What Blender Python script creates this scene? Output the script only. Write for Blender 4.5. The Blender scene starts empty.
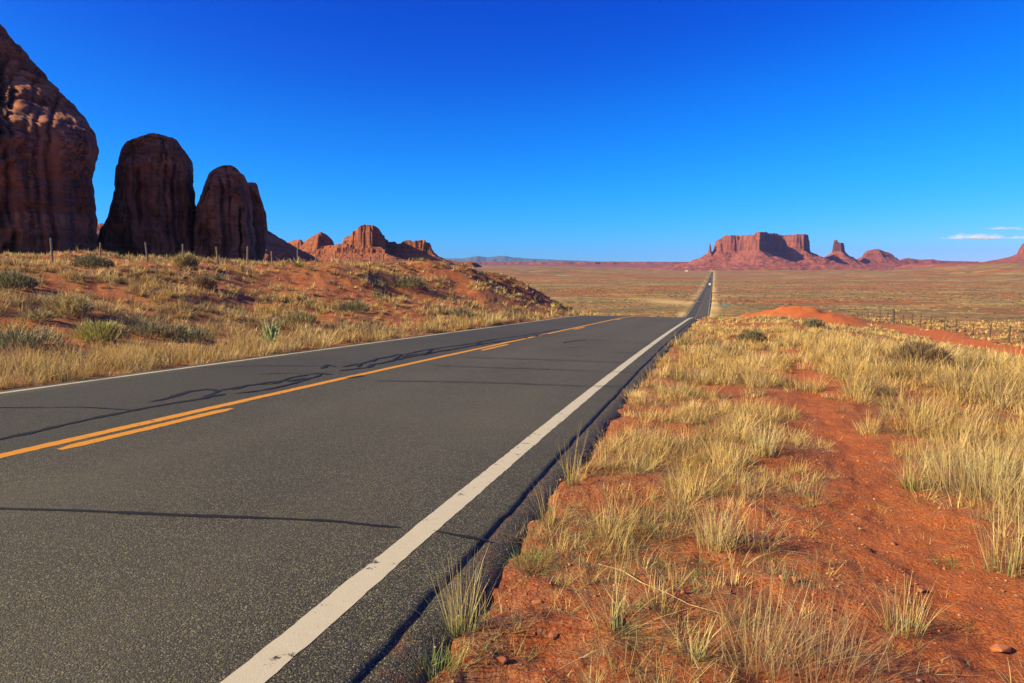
import bpy, bmesh, math, random
import numpy as np
R = math.radians
scn = bpy.context.scene
COL = scn.collection
rng = np.random.default_rng(7)

# ------------------------------------------------------------------ camera, sky, sun, exposure
cam_d = bpy.data.cameras.new('camera'); cam = bpy.data.objects.new('camera', cam_d); COL.objects.link(cam)
cam_d.sensor_width = 36.0; cam_d.lens = 24.0125; cam_d.clip_start = 0.05; cam_d.clip_end = 60000
PITCH = math.atan((341.5 - 265.0) / 683.0)
cam.location = (0, 0, 0); cam.rotation_euler = (R(90) - PITCH, 0, 0)
scn.camera = cam

SUN_EL, SUN_BACK = R(27), R(15)          # sun height; degrees behind the straight-left direction
sunv = (-math.cos(SUN_EL) * math.cos(SUN_BACK), -math.cos(SUN_EL) * math.sin(SUN_BACK), math.sin(SUN_EL))
wld = bpy.data.worlds.new('World'); scn.world = wld; wld.use_nodes = True
wn = wld.node_tree.nodes; wl = wld.node_tree.links; wn.clear()
w_out = wn.new('ShaderNodeOutputWorld'); w_bg = wn.new('ShaderNodeBackground'); w_sky = wn.new('ShaderNodeTexSky')
w_sky.sky_type = 'NISHITA'; w_sky.sun_disc = False
w_sky.sun_elevation = SUN_EL; w_sky.sun_rotation = math.atan2(sunv[0], sunv[1])
w_sky.altitude = 1600; w_sky.air_density = 1.0; w_sky.dust_density = 0.35; w_sky.ozone_density = 3.0
w_bg.inputs['Strength'].default_value = 0.10
# the deep, strongly saturated blue of the photographed sky: one power curve per channel of the sky model
w_sep = wn.new('ShaderNodeSeparateColor'); w_com = wn.new('ShaderNodeCombineColor'); wl.new(w_sky.outputs[0], w_sep.inputs[0])
for ch, (gain, pw) in enumerate(((.80, 3.0), (.66, 1.45), (1.24, 1.0))):
    m1 = wn.new('ShaderNodeMath'); m1.operation = 'MULTIPLY'; m1.inputs[1].default_value = .085; wl.new(w_sep.outputs[ch], m1.inputs[0])
    m2 = wn.new('ShaderNodeMath'); m2.operation = 'POWER'; m2.inputs[1].default_value = pw; wl.new(m1.outputs[0], m2.inputs[0])
    m3 = wn.new('ShaderNodeMath'); m3.operation = 'MULTIPLY'; m3.inputs[1].default_value = gain / .10; wl.new(m2.outputs[0], m3.inputs[0])
    if ch == 1:
        m3.inputs[1].default_value = gain * 1.866
        fc = wn.new('ShaderNodeFloatCurve'); wl.new(m3.outputs[0], fc.inputs['Value']); cv = fc.mapping.curves[0]
        for i, p in enumerate(((0, 0), (.085, .079), (.17, .225), (.31, .41), (.50, .57), (1, .95))):
            if i in (0, 5): cv.points[0 if i == 0 else -1].location = p
            else: cv.points.new(*p)
        fc.mapping.update(); m4 = wn.new('ShaderNodeMath'); m4.operation = 'MULTIPLY'; m4.inputs[1].default_value = 1 / (.10 * 1.866); wl.new(fc.outputs[0], m4.inputs[0]); wl.new(m4.outputs[0], w_com.inputs[ch])
    else: wl.new(m3.outputs[0], w_com.inputs[ch])
# added warm fill glow in the unseen sky, behind-left, softening the blue shade
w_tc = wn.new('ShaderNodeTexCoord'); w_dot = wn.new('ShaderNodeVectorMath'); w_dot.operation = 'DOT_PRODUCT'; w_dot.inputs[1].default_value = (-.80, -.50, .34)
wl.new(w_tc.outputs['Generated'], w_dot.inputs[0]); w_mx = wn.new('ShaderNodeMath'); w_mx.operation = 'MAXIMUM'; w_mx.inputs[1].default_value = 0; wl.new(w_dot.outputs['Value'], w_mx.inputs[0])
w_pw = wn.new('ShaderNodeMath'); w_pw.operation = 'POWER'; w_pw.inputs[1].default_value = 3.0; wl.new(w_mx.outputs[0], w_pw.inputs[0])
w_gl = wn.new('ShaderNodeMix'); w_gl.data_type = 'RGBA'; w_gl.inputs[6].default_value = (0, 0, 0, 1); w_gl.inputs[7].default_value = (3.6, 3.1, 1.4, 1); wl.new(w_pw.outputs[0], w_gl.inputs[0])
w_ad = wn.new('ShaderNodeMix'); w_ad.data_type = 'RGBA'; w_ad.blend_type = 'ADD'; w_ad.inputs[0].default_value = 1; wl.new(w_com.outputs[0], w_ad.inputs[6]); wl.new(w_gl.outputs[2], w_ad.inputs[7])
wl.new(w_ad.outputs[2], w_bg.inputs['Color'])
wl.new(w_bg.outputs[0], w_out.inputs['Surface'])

sun_d = bpy.data.lights.new('sun', 'SUN'); sun = bpy.data.objects.new('sun', sun_d); COL.objects.link(sun)
sun_d.energy = 5.0; sun_d.angle = R(0.53); sun_d.color = (1.0, 0.87, 0.45)
from mathutils import Vector
sun.rotation_euler = Vector(sunv).to_track_quat('Z', 'Y').to_euler(); sun.location = (-40, -10, 60)

scn.view_settings.view_transform = 'Standard'; scn.view_settings.look = 'None'
scn.view_settings.exposure = 0.9; scn.view_settings.gamma = 1.0; scn.view_settings.use_curve_mapping = False
scn.render.engine = 'CYCLES'
scn.cycles.max_bounces = 5; scn.cycles.diffuse_bounces = 2; scn.cycles.glossy_bounces = 2
scn.cycles.transparent_max_bounces = 32; scn.cycles.volume_bounces = 0

#TERRAIN-BEGIN
# ------------------------------------------------------------------ noise and terrain height
def _h(ix, iy, iz):
    n = (ix.astype(np.int64) * 374761393 + iy.astype(np.int64) * 668265263 + iz.astype(np.int64) * 2147483647 * 3) & 0xffffffff
    n = ((n ^ (n >> 13)) * 1274126177) & 0xffffffff
    n = ((n ^ (n >> 15)) * 2246822519) & 0xffffffff
    n = n ^ (n >> 16)
    return (n & 0xffffff) / 8388607.5 - 1.0
def vn(x, y, z=0.0):
    x, y, z = np.broadcast_arrays(np.asarray(x, float), np.asarray(y, float), np.asarray(z, float))
    x0 = np.floor(x); y0 = np.floor(y); z0 = np.floor(z)
    fx = x - x0; fy = y - y0; fz = z - z0
    fx = fx * fx * fx * (fx * (fx * 6 - 15) + 10); fy = fy * fy * fy * (fy * (fy * 6 - 15) + 10); fz = fz * fz * fz * (fz * (fz * 6 - 15) + 10)
    def c(a, b): 
        return _h(x0 + a, y0 + b, z0) * (1 - fz) + _h(x0 + a, y0 + b, z0 + 1) * fz
    return (c(0, 0) * (1 - fx) + c(1, 0) * fx) * (1 - fy) + (c(0, 1) * (1 - fx) + c(1, 1) * fx) * fy
def fbm(x, y, z=0.0, o=4, g=0.5):
    r = 0; a = 1; t = 0
    for i in range(o):
        r = r + a * vn(x + 17.3 * i, y - 9.1 * i, np.asarray(z) + 3.7 * i); t += a; a *= g
        x = np.asarray(x) * 2.03; y = np.asarray(y) * 2.03; z = np.asarray(z) * 2.03
    return r / t * 1.6
def sst(a, b, x):
    u = np.clip((x - a) / (b - a), 0, 1); return u * u * (3 - 2 * u)
def curve(k, v):
    k = np.array(k, float); v = np.array(v, float); d = np.diff(v) / np.diff(k)
    m = np.zeros_like(v); m[0] = d[0]; m[-1] = d[-1]
    for i in range(1, len(v) - 1):
        if d[i - 1] * d[i] > 0:
            w1 = 2 * (k[i + 1] - k[i]) + k[i] - k[i - 1]; w2 = k[i + 1] - k[i] + 2 * (k[i] - k[i - 1])
            m[i] = (w1 + w2) / (w1 / d[i - 1] + w2 / d[i])
    def f(s):
        s = np.clip(s, k[0], k[-1]); i = np.clip(np.searchsorted(k, s) - 1, 0, len(k) - 2)
        h = k[i + 1] - k[i]; u = (s - k[i]) / h
        return (2*u**3-3*u**2+1)*v[i] + (u**3-2*u**2+u)*h*m[i] + (-2*u**3+3*u**2)*v[i+1] + (u**3-u**2)*h*m[i+1]
    return f
TH = R(16.35); ST, CT = math.sin(TH), math.cos(TH)
def to_st(x, y): return x * ST + y * CT, x * CT - y * ST
def to_xy(s, t): return s * ST + t * CT, s * CT - t * ST
# road height along its length
prof = curve([-3000, -60, -20, 0, 8, 16, 26, 36, 44, 54, 64, 80, 100, 150, 200, 260, 400, 920, 2080, 3100, 4200, 5500, 30000],
             [2, 0.0, -0.70, -1.494, -1.83, -2.193, -2.645, -3.082, -3.42, -4.0, -4.85, -6.5, -8.7, -13.3, -16.5, -18.9, -21.3, -27.3, -33.0, -34, -34, -33, -33])
# sideways place of the centre line (fitted near the camera, straight further on)
_q = np.linspace(-8, 46, 55); _th = R(15.55); _tt = -5.93 + .4076e-3 * _q * _q
_x = np.sin(_th) * _q + np.cos(_th) * _tt; _y = np.cos(_th) * _q - np.sin(_th) * _tt
_cs, _ct = to_st(_x, _y)
_ks = np.concatenate([[-3000, -200], _cs[::3][:-2], [62, 90, 140, 30000]]); _kt = np.concatenate([[_ct[0] + .6, _ct[0] + .3], _ct[::3][:-2], [-5.66, -5.70, -5.72, -5.72]])
cen = curve(_ks, _kt)
EDGE_R, EDGE_L = 4.70, -3.78
zRt = curve([-3000, -60, 0, 25, 48, 80, 110, 160, 220, 300, 30000], [0, -1, -2.7, -4.1, -5.5, -6.7, -8.2, -12, -16, -19.6, -19.6])
zPl = curve([-3000, 0, 20, 48, 60, 78, 130, 300, 1200, 30000], [1.4, .2, .0, -.2, -1.1, -2.2, -1.2, .2, 4, 4])
tFoot = curve([-3000, 0, 40, 55, 70, 100, 300, 1000, 30000], [11, 10.2, 10.3, 10.4, 11.5, 26, 100, 340, 11000])
tTop = curve([-3000, 20, 55, 70, 100, 300, 1000, 30000], [29, 28, 20, 21, 41, 124, 400, 12500])
PATH = [(-5, 1.2), (1.3, 1.2), (3, 1.2), (4.3, 1.23), (5.5, 1.25), (8, 1.4), (10.5, 1.45), (16, 1.8), (26, 2.1), (40, 2.6)]   # s, t of the footpath
pth = curve([p[0] for p in PATH], [p[1] for p in PATH])
def height(x, y, detail=True):
    x = np.atleast_1d(np.asarray(x, float)); y = np.atleast_1d(np.asarray(y, float))
    s, t = to_st(x, y); r = np.hypot(x, y) + 1e-6; tau = t - cen(s)
    p = prof(s); br = x / np.maximum(y, 1.0)
    z = p.copy()
    # right-hand side sinks to the fence line
    wR = sst(8, 24, tau) * (1 - sst(260, 330, s))
    z = z * (1 - wR) + zRt(s) * wR
    # left-hand bank and plateau
    tf = tFoot(s); tt = tTop(s)
    ln = fbm(x / 9.0, y / 9.0, 5.0, 3)
    u = np.clip((-t - tf + ln * (tt - tf) * .12) / (tt - tf), 0, 1.0)
    wL = u * u * (3 - 2 * u) * .6 + u * .4
    zl = zPl(s) + .52 * sst(29, 47, -t) * sst(300, 90, s)
    z = z * (1 - wL) + np.maximum(zl, p) * wL
    # a red spoil heap beside the road beyond the crest, a low strip by the fence
    hs, ht = s - 93.0, t - 9.5
    z = z + 2.0 * np.exp(-((hs / 9.5) ** 2 + (ht / 7.6) ** 2) ** 1.5) * (1 + .16 * fbm(x / 3.5, y / 3.5, 2.0, 3)) * (1 + .10 * fbm(x / .9, y / .9, 21.0, 2))
    # ditch and shoulder
    off = np.maximum(tau - EDGE_R, EDGE_L - tau)
    # far plain: rises to the left and right
    far = sst(700, 3200, r)
    z = z + far * (sst(.50, .78, br) * 44 * sst(900, 3400, r) + sst(.25, -.06, br) * 22 * (1 - wL))
    onroad = sst(1.2, .3, off)
    rough = 1 - sst(2.0, .2, off)
    z = z + rough * (sst(40, 400, r) * 1.5 * fbm(x / 160., y / 160., 1.0, 4) * sst(60, 300, off) * (1 + 3 * far)
                     + .22 * fbm(x / 6.0, y / 6.0, 9.0, 3) * sst(1, 8, off) * (1 + 1.2 * wL * (1 - sst(100, 200, r)))
                     + (.11 * np.abs(fbm(x / 1.9, y / 1.9, 12.0, 3)) + .06 * fbm(x / .6, y / .6, 13.0, 2)) * sst(1.5, 5, off) * (t < -8) * (1 - sst(60, 120, r)))
    if detail and np.any(r < 100):
        m = r < 100; X = x[m]; Y = y[m]; S = s[m]; T = t[m]; O = off[m]; Rr = r[m]
        dz = (1 - sst(40, 95, Rr)) * .035 * fbm(X / .8, Y / .8, 4.0, 3) * sst(0.05, .8, O)
        q = Rr < 14
        if np.any(q):
            dz[q] += (1 - sst(7, 14, Rr[q])) * sst(-.02, .25, O[q]) * (.035 * fbm(X[q] / .35, Y[q] / .35, 26.0, 2) * sst(.5, .15, O[q]) + .019 * fbm(X[q] / .14, Y[q] / .14, 6.0, 3) + .012 * np.abs(fbm(X[q] / .5, Y[q] / .5, 46.0, 3)) + .012 * np.maximum(fbm(X[q] / .33, Y[q] / .33, 16.0, 2), 0))
        # gullies on the eroded end of the bank
        g = np.exp(-((S - 60) / 14) ** 2) * sst(9, 15, -T) * sst(36, 24, -T)
        dz = dz - g * .6 * np.abs(fbm(X / 3.2, Y / 3.2, 11.0, 3)) + g * .15
        # trodden path
        pd = np.abs(T - pth(S) + .12 * vn(S * .8, 3.0)); dz = dz - .05 * np.exp(-(pd / .34) ** 2) * (1 - sst(26, 40, S)) * sst(0, 1, S + 3)
        z[m] += dz
    drop = .11 + .0016 * r
    inside = sst(.34, -.15, off)
    z = z - inside * drop - (1 - inside) * .022 * sst(3, .5, off)
    return z
def ray(px, py):
    X = (px - 512) / 683.; Y = (341.5 - py) / 683.
    return np.array([X, math.cos(PITCH) + Y * math.sin(PITCH), Y * math.cos(PITCH) - math.sin(PITCH)])
def hit(px, py, hf=None):
    d = ray(px, py); k = np.exp(np.linspace(math.log(1.0), math.log(6000), 6000))
    P = d[None] * k[:, None]; g = (hf or height)(P[:, 0], P[:, 1]); b = np.nonzero(P[:, 2] < g)[0]
    if not len(b): return None
    return P[b[0]]
def hit_road(px, py):
    d = ray(px, py); k = np.linspace(1, 80, 16000); P = d[None] * k[:, None]
    s, t = to_st(P[:, 0], P[:, 1]); b = np.nonzero(P[:, 2] < prof(s))[0][0]
    return s[b], t[b] - cen(s[b])
#TERRAIN-END

# ------------------------------------------------------------------ building helpers
def link(name, me, mats, parent=None, smooth=False):
    o = bpy.data.objects.new(name, me); COL.objects.link(o)
    for m in (mats if isinstance(mats, (list, tuple)) else [mats]): me.materials.append(m)
    if smooth: me.polygons.foreach_set('use_smooth', np.ones(len(me.polygons), bool))
    if parent is not None: o.parent = parent
    return o
def npmesh(name, V, F, tint=None, attr='tint'):
    """V (n,3); F (m,k) index array or list of such arrays"""
    Fs = F if isinstance(F, list) else [F]
    me = bpy.data.meshes.new(name); V = np.ascontiguousarray(V, np.float32)
    me.vertices.add(len(V)); me.vertices.foreach_set('co', V.ravel())
    tot = np.concatenate([np.full(len(f), f.shape[1], np.int32) for f in Fs]); idx = np.concatenate([f.astype(np.int32).ravel() for f in Fs])
    me.loops.add(len(idx)); me.loops.foreach_set('vertex_index', idx)
    me.polygons.add(len(tot)); me.polygons.foreach_set('loop_start', np.concatenate([[0], np.cumsum(tot)[:-1]]).astype(np.int32))
    me.polygons.foreach_set('loop_total', tot)
    if tint is not None:
        a = me.attributes.new(attr, 'FLOAT_COLOR', 'POINT'); c = np.ones((len(V), 4), np.float32); c[:, :tint.shape[1]] = tint
        a.data.foreach_set('color', c.ravel())
    me.update(calc_edges=True); me.validate(); return me
def grid_faces(nu, nv, wrap=False):
    i = np.arange(nu - 1)[:, None]; j = np.arange(nv if wrap else nv - 1)[None]; j2 = (j + 1) % nv
    return np.stack([i * nv + j, i * nv + j2, (i + 1) * nv + j2, (i + 1) * nv + j], -1).reshape(-1, 4)
def thing(name, label, cat, loc=(0, 0, 0), rz=0, group=None):
    o = bpy.data.objects.new(name, None); COL.objects.link(o); o.location = loc; o.rotation_euler = (0, 0, rz)
    o.empty_display_size = .2
    return tag(o, label, cat, group)
def tag(o, label, cat, group=None):
    o['label'] = label; o['category'] = cat
    if group: o['group'] = group
    return o
class MB:
    def __init__(self): self.v = []; self.f = []
    def add(self, v, f):
        n = len(self.v); self.v += [tuple(p) for p in v]; self.f += [tuple(i + n for i in q) for q in f]
    def box(self, x0, y0, z0, x1, y1, z1, b=0.0):
        if b <= 0:
            self.add([(x0,y0,z0),(x1,y0,z0),(x1,y1,z0),(x0,y1,z0),(x0,y0,z1),(x1,y0,z1),(x1,y1,z1),(x0,y1,z1)],
                     [(0,3,2,1),(4,5,6,7),(0,1,5,4),(1,2,6,5),(2,3,7,6),(3,0,4,7)]); return
        P = [(x0+b,y0),(x1-b,y0),(x1,y0+b),(x1,y1-b),(x1-b,y1),(x0+b,y1),(x0,y1-b),(x0,y0+b)]
        Q = [(x0+2*b,y0+b),(x1-2*b,y0+b),(x1-b,y0+2*b),(x1-b,y1-2*b),(x1-2*b,y1-b),(x0+2*b,y1-b),(x0+b,y1-2*b),(x0+b,y0+2*b)]
        self.add([(x,y,z0) for x,y in P]+[(x,y,z1-b) for x,y in P]+[(x,y,z1) for x,y in Q],
                 [tuple(range(7,-1,-1))]+[(i,(i+1)%8,8+(i+1)%8,8+i) for i in range(8)]+[(8+i,8+(i+1)%8,16+(i+1)%8,16+i) for i in range(8)]+[tuple(range(16,24))])
    def tube(self, pts, rad, n=6):
        pts = [Vector(p) for p in pts]; rad = rad if isinstance(rad, (list, tuple)) else [rad] * len(pts); vs = []; fs = []
        for i, p in enumerate(pts):
            d = (pts[min(i + 1, len(pts) - 1)] - pts[max(i - 1, 0)]).normalized()
            a = d.orthogonal().normalized() if abs(d.z) < .9 else Vector((1, 0, 0)); a = (a - d * a.dot(d)).normalized(); b = d.cross(a)
            for k in range(n):
                q = 2 * math.pi * k / n; vs.append(p + (a * math.cos(q) + b * math.sin(q)) * rad[i])
        for i in range(len(pts) - 1):
            for k in range(n): fs.append((i*n+k, i*n+(k+1)%n, (i+1)*n+(k+1)%n, (i+1)*n+k))
        fs.append(tuple(range(n - 1, -1, -1))); fs.append(tuple((len(pts)-1)*n + k for k in range(n)))
        self.add(vs, fs)
    def prism(self, prof_xz, y0, y1):      # closed outline in x,z pushed along y
        n = len(prof_xz)
        self.add([(x, y0, z) for x, z in prof_xz] + [(x, y1, z) for x, z in prof_xz],
                 [tuple(range(n)), tuple(range(2*n-1, n-1, -1))] + [(i, n+i, n+(i+1)%n, (i+1)%n) for i in range(n)])
    def build(self, name, mat, parent=None, smooth=False):
        me = bpy.data.meshes.new(name); me.from_pydata(self.v, [], self.f); me.update(); return link(name, me, mat, parent, smooth)

# ------------------------------------------------------------------ materials
def newmat(name, rough=.9):
    m = bpy.data.materials.new(name); m.use_nodes = True; nt = m.node_tree
    b = nt.nodes['Principled BSDF']; b.inputs['Roughness'].default_value = rough; b.inputs['Specular IOR Level'].default_value = .25
    return m, nt, b
class NT:
    def __init__(self, nt): self.nt = nt; self._p = None
    def n(self, t, **k):
        x = self.nt.nodes.new(t)
        for a, v in k.items(): setattr(x, a, v)
        return x
    def l(self, a, b): self.nt.links.new(a, b)
    def pos(self):
        if self._p is None: self._p = self.n('ShaderNodeNewGeometry')
        return self._p.outputs['Position']
    def nor(self): self.pos(); return self._p.outputs['True Normal']
    def mapv(self, scale, vec=None):
        m = self.n('ShaderNodeMapping'); m.inputs['Scale'].default_value = scale; self.l(vec or self.pos(), m.inputs['Vector']); return m.outputs[0]
    def noise(self, scale, detail=4, rough=.55, vec=None, dist=0):
        x = self.n('ShaderNodeTexNoise'); x.inputs['Scale'].default_value = scale; x.inputs['Detail'].default_value = detail
        x.inputs['Roughness'].default_value = rough; x.inputs['Distortion'].default_value = dist; self.l(vec or self.pos(), x.inputs['Vector']); return x.outputs['Fac']
    def voro(self, scale, vec=None, out='Distance', feature='F1'):
        x = self.n('ShaderNodeTexVoronoi', feature=feature); x.inputs['Scale'].default_value = scale; self.l(vec or self.pos(), x.inputs['Vector']); return x.outputs[out]
    def ramp(self, fac, stops, interp='LINEAR'):
        x = self.n('ShaderNodeValToRGB'); cr = x.color_ramp; cr.interpolation = interp
        while len(cr.elements) > 1: cr.elements.remove(cr.elements[-1])
        for i, (p, c) in enumerate(stops):
            c = (c, c, c) if isinstance(c, (int, float)) else c
            e = cr.elements[0] if i == 0 else cr.elements.new(p)
            e.position = p; e.color = (*c, 1)
        self.l(fac, x.inputs[0]); return x.outputs[0]
    def mix(self, fac, a, b, mode='MIX'):
        x = self.n('ShaderNodeMix', data_type='RGBA', blend_type=mode)
        for s, v in ((x.inputs[0], fac), (x.inputs[6], a), (x.inputs[7], b)):
            if hasattr(v, 'is_linked'): self.l(v, s)
            elif isinstance(v, (int, float)): s.default_value = v
            else: s.default_value = (*v, 1)
        return x.outputs[2]
    def math(self, op, a, b=None, clamp=False):
        x = self.n('ShaderNodeMath', operation=op, use_clamp=clamp)
        for s, v in ((x.inputs[0], a), (x.inputs[1], b)):
            if v is None: continue
            if hasattr(v, 'is_linked'): self.l(v, s)
            else: s.default_value = v
        return x.outputs[0]
    def attr(self, name, out='Color'):
        x = self.n('ShaderNodeAttribute'); x.attribute_name = name; return x.outputs[out]
    def sep(self, v):
        x = self.n('ShaderNodeSeparateXYZ'); self.l(v, x.inputs[0]); return x.outputs
    def bump(self, h, strength, dist, b):
        x = self.n('ShaderNodeBump'); x.inputs['Strength'].default_value = strength; x.inputs['Distance'].default_value = dist
        self.l(h, x.inputs['Height']); self.l(x.outputs[0], b.inputs['Normal'])
def plain(name, col, rough=.7, metal=0., var=.15):
    m, nt, b = newmat(name, rough); T = NT(nt); b.inputs['Metallic'].default_value = metal
    f = T.noise(6.0, 3); T.l(T.mix(f, [c * (1 - var) for c in col], [min(1, c * (1 + var)) for c in col]), b.inputs['Base Color']); return m

# soil and far vegetation.  attribute soil: r = plant litter, g = bare bright red earth, b = verge (pale straw)
M_soil, nt, b = newmat('red_desert_soil', .95); T = NT(nt)
a = T.sep(T.attr('soil'))
base = T.ramp(T.noise(1.3, 5, .6), [(.3, (.34, .076, .020)), (.5, (.48, .118, .030)), (.72, (.56, .165, .044))])
fine = T.noise(46, 5, .75)
base = T.mix(T.ramp(fine, [(.46, 0.), (.62, .75)]), base, (.20, .045, .018))
base = T.mix(T.ramp(T.noise(.9, 7, .74), [(.47, 0.), (.60, .6)]), base, (.24, .058, .028))
base = T.mix(T.ramp(T.noise(4.5, 6, .75), [(.5, 0.), (.66, .6)]), base, (.52, .17, .065))
base = T.mix(T.ramp(T.noise(3.1, 7, .78), [(.53, 0.), (.61, .55)]), base, (.17, .062, .030))
grit = T.voro(120, out='Color'); gs = T.sep(grit)[0]
base = T.mix(T.ramp(gs, [(.90, 0.), (.92, .5)]), base, (.50, .30, .19))
base = T.mix(T.ramp(gs, [(.06, .6), (.08, 0.)]), base, (.10, .035, .02))
litter = T.mix(T.noise(55, 3, .7), (.16, .085, .035), (.46, .33, .15))
base = T.mix(T.math('MULTIPLY', a[0], T.ramp(T.noise(9, 5, .7), [(.42, 0.), (.58, .8)])), base, litter)
bright = T.mix(T.noise(2.1, 4), (.48, .10, .024), (.60, .165, .042))
base = T.mix(T.math('MULTIPLY', a[1], .8), base, bright)
# far plain: patches of straw, red earth and olive scrub
lx = T.mapv((.42, 1.0, 1.0)); p1 = T.noise(.0085, 5, .6, lx); p2 = T.noise(.013, 4, .62, lx); p3 = T.noise(.06, 5, .7, lx); p4 = T.noise(.33, 4, .74); p5 = T.noise(.0045, 4, .55, lx)
far = T.mix(T.ramp(p1, [(.41, 0.), (.50, 1.)]), (.41, .135, .036), (.47, .275, .085))
far = T.mix(T.ramp(p5, [(.50, 0.), (.57, .75)]), far, (.27, .175, .058))
far = T.mix(T.ramp(p2, [(.525, 0.), (.565, .95)]), far, (.47, .118, .030))
far = T.mix(T.ramp(p3, [(.485, 0.), (.535, .75)]), far, (.17, .098, .034))
far = T.mix(T.ramp(p4, [(.49, 0.), (.56, .8)]), far, (.095, .07, .026))
far = T.mix(a[2], far, T.mix(p4, (.46, .30, .11), (.62, .44, .18)))
fa = T.attr('soil', 'Alpha')
T.l(T.mix(fa, base, far), b.inputs['Base Color'])
hh = T.math('ADD', T.math('MULTIPLY', T.noise(34, 6, .8), .9), T.math('MULTIPLY', T.voro(60), .4)); big = T.math('ADD', T.math('MULTIPLY', T.noise(2.6, 8, .72), 5.0), hh); T.bump(big, .95, .030, b)

# asphalt
def asphalt(name, lanes=True, k=1.0):
    m, nt, b = newmat(name, .82); T = NT(nt); b.inputs['Specular IOR Level'].default_value = .35
    chip = T.sep(T.voro(138, out='Color')); v = T.voro(138)
    c = T.ramp(chip[0], [(0, (.016*k, .0135*k, .0080*k)), (.42, (.046*k, .039*k, .0225*k)), (.70, (.105*k, .087*k, .049*k)), (.90, (.20*k, .166*k, .092*k)), (1, (.38*k, .315*k, .18*k))])
    c = T.mix(T.ramp(v, [(.25, 0.), (.75, .8)]), c, (.022, .019, .017))
    lg = T.noise(1.1, 5, .6); c = T.mix(T.ramp(lg, [(.3, .30), (.7, 0.)]), c, (.028, .025, .023))
    wide = T.noise(.22, 3); c = T.mix(T.ramp(wide, [(.35, 0.), (.7, .42)]), c, (.110, .094, .056))
    if not lanes: c = T.mix(T.ramp(T.noise(7, 6, .7), [(.50, 0.), (.62, .35)]), c, (.24, .075, .032))
    if lanes:
        tau = T.sep(T.attr('lane')); c = T.mix(T.math('MULTIPLY', tau[0], .42), c, (.033, .032, .027)); c = T.mix(T.math('MULTIPLY', tau[1], .5), c, (.12, .095, .064))
    T.l(c, b.inputs['Base Color'])
    T.bump(T.math('SUBTRACT', T.math('MULTIPLY', chip[1], .6), v), .55, .006, b)
    return m
M_asph = asphalt('asphalt', True, 1.24); M_asph_old = asphalt('old_asphalt_lip', False, 1.35)
def paint(name, col, dark, thr):
    m, nt, b = newmat(name, .75); T = NT(nt)
    c = T.mix(T.noise(14, 5, .7), [x * .82 for x in col], col)
    c = T.mix(T.ramp(T.noise(160, 3, .6), [(.30, .45), (.42, 0.)]), c, dark)
    w = T.ramp(T.noise(8.5, 7, .80), [(thr + .045, 1.), (thr + .06, 0.)])
    c = T.mix(w, c, (.05, .043, .036)); T.l(c, b.inputs['Base Color'])
    T.bump(T.noise(150, 3), .35, .003, b); return m
M_white = paint('white_road_paint', (.57, .485, .355), (.30, .24, .17), .335)
M_yellow = paint('yellow_road_paint', (.68, .27, .016), (.25, .12, .03), .325)
M_tar, nt, b = newmat('crack_tar', .75); T = NT(nt); T.l(T.mix(T.noise(30), (.008, .008, .009), (.018, .017, .017)), b.inputs['Base Color'])

# plants: colour of each blade is stored on it
def plantmat(name, trans=.25):
    m, nt, b = newmat(name, .75); T = NT(nt); c = T.attr('tint'); T.l(c, b.inputs['Base Color'])
    tr = T.n('ShaderNodeBsdfTranslucent'); T.l(c, tr.inputs[0]); mx = T.n('ShaderNodeMixShader'); mx.inputs[0].default_value = trans
    T.l(b.outputs[0], mx.inputs[1]); T.l(tr.outputs[0], mx.inputs[2]); T.l(mx.outputs[0], nt.nodes['Material Output'].inputs[0]); return m
M_plant = plantmat('dry_plant')

# sandstone
def rockmat(name, c0, c1, c2, zs, streak, hs, bumpd, varnish=(.075, .034, .026), vk=.8):
    m, nt, b = newmat(name, .92); T = NT(nt)
    strat = T.noise(zs, 5, .6, T.mapv((.06, .06, 1)), .6)
    c = T.ramp(strat, [(.28, c0), (.5, c1), (.72, c2)])
    c = T.mix(T.ramp(T.noise(hs, 5, .6), [(.35, 0.), (.7, .5)]), c, c0)
    nz = T.math('ABSOLUTE', T.sep(T.nor())[2])
    st = T.noise(streak, 5, .62, T.mapv((1, 1, .055)), .4)
    v = T.math('MULTIPLY', T.ramp(st, [(.44, 0.), (.62, vk)]), T.ramp(nz, [(.25, 1.), (.62, .1)]))
    c = T.mix(v, c, varnish); T.l(c, b.inputs['Base Color'])
    h = T.math('ADD', T.noise(hs * 3, 6, .65), T.math('MULTIPLY', strat, 1.2)); T.bump(h, .8, bumpd, b); return m
M_mono = rockmat('monolith_sandstone', (.20, .062, .030), (.35, .118, .054), (.46, .18, .085), .22, .30, .12, .9, (.060, .027, .022), .85)
M_mesa = rockmat('mesa_sandstone', (.20, .050, .034), (.29, .085, .054), (.36, .125, .082), .085, .05, .03, 10.0, (.085, .030, .026), .85)
M_butte = rockmat('butte_sandstone', (.19, .052, .026), (.29, .088, .040), (.37, .135, .065), .16, .09, .06, 3.5, (.08, .026, .018), .75)

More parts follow.
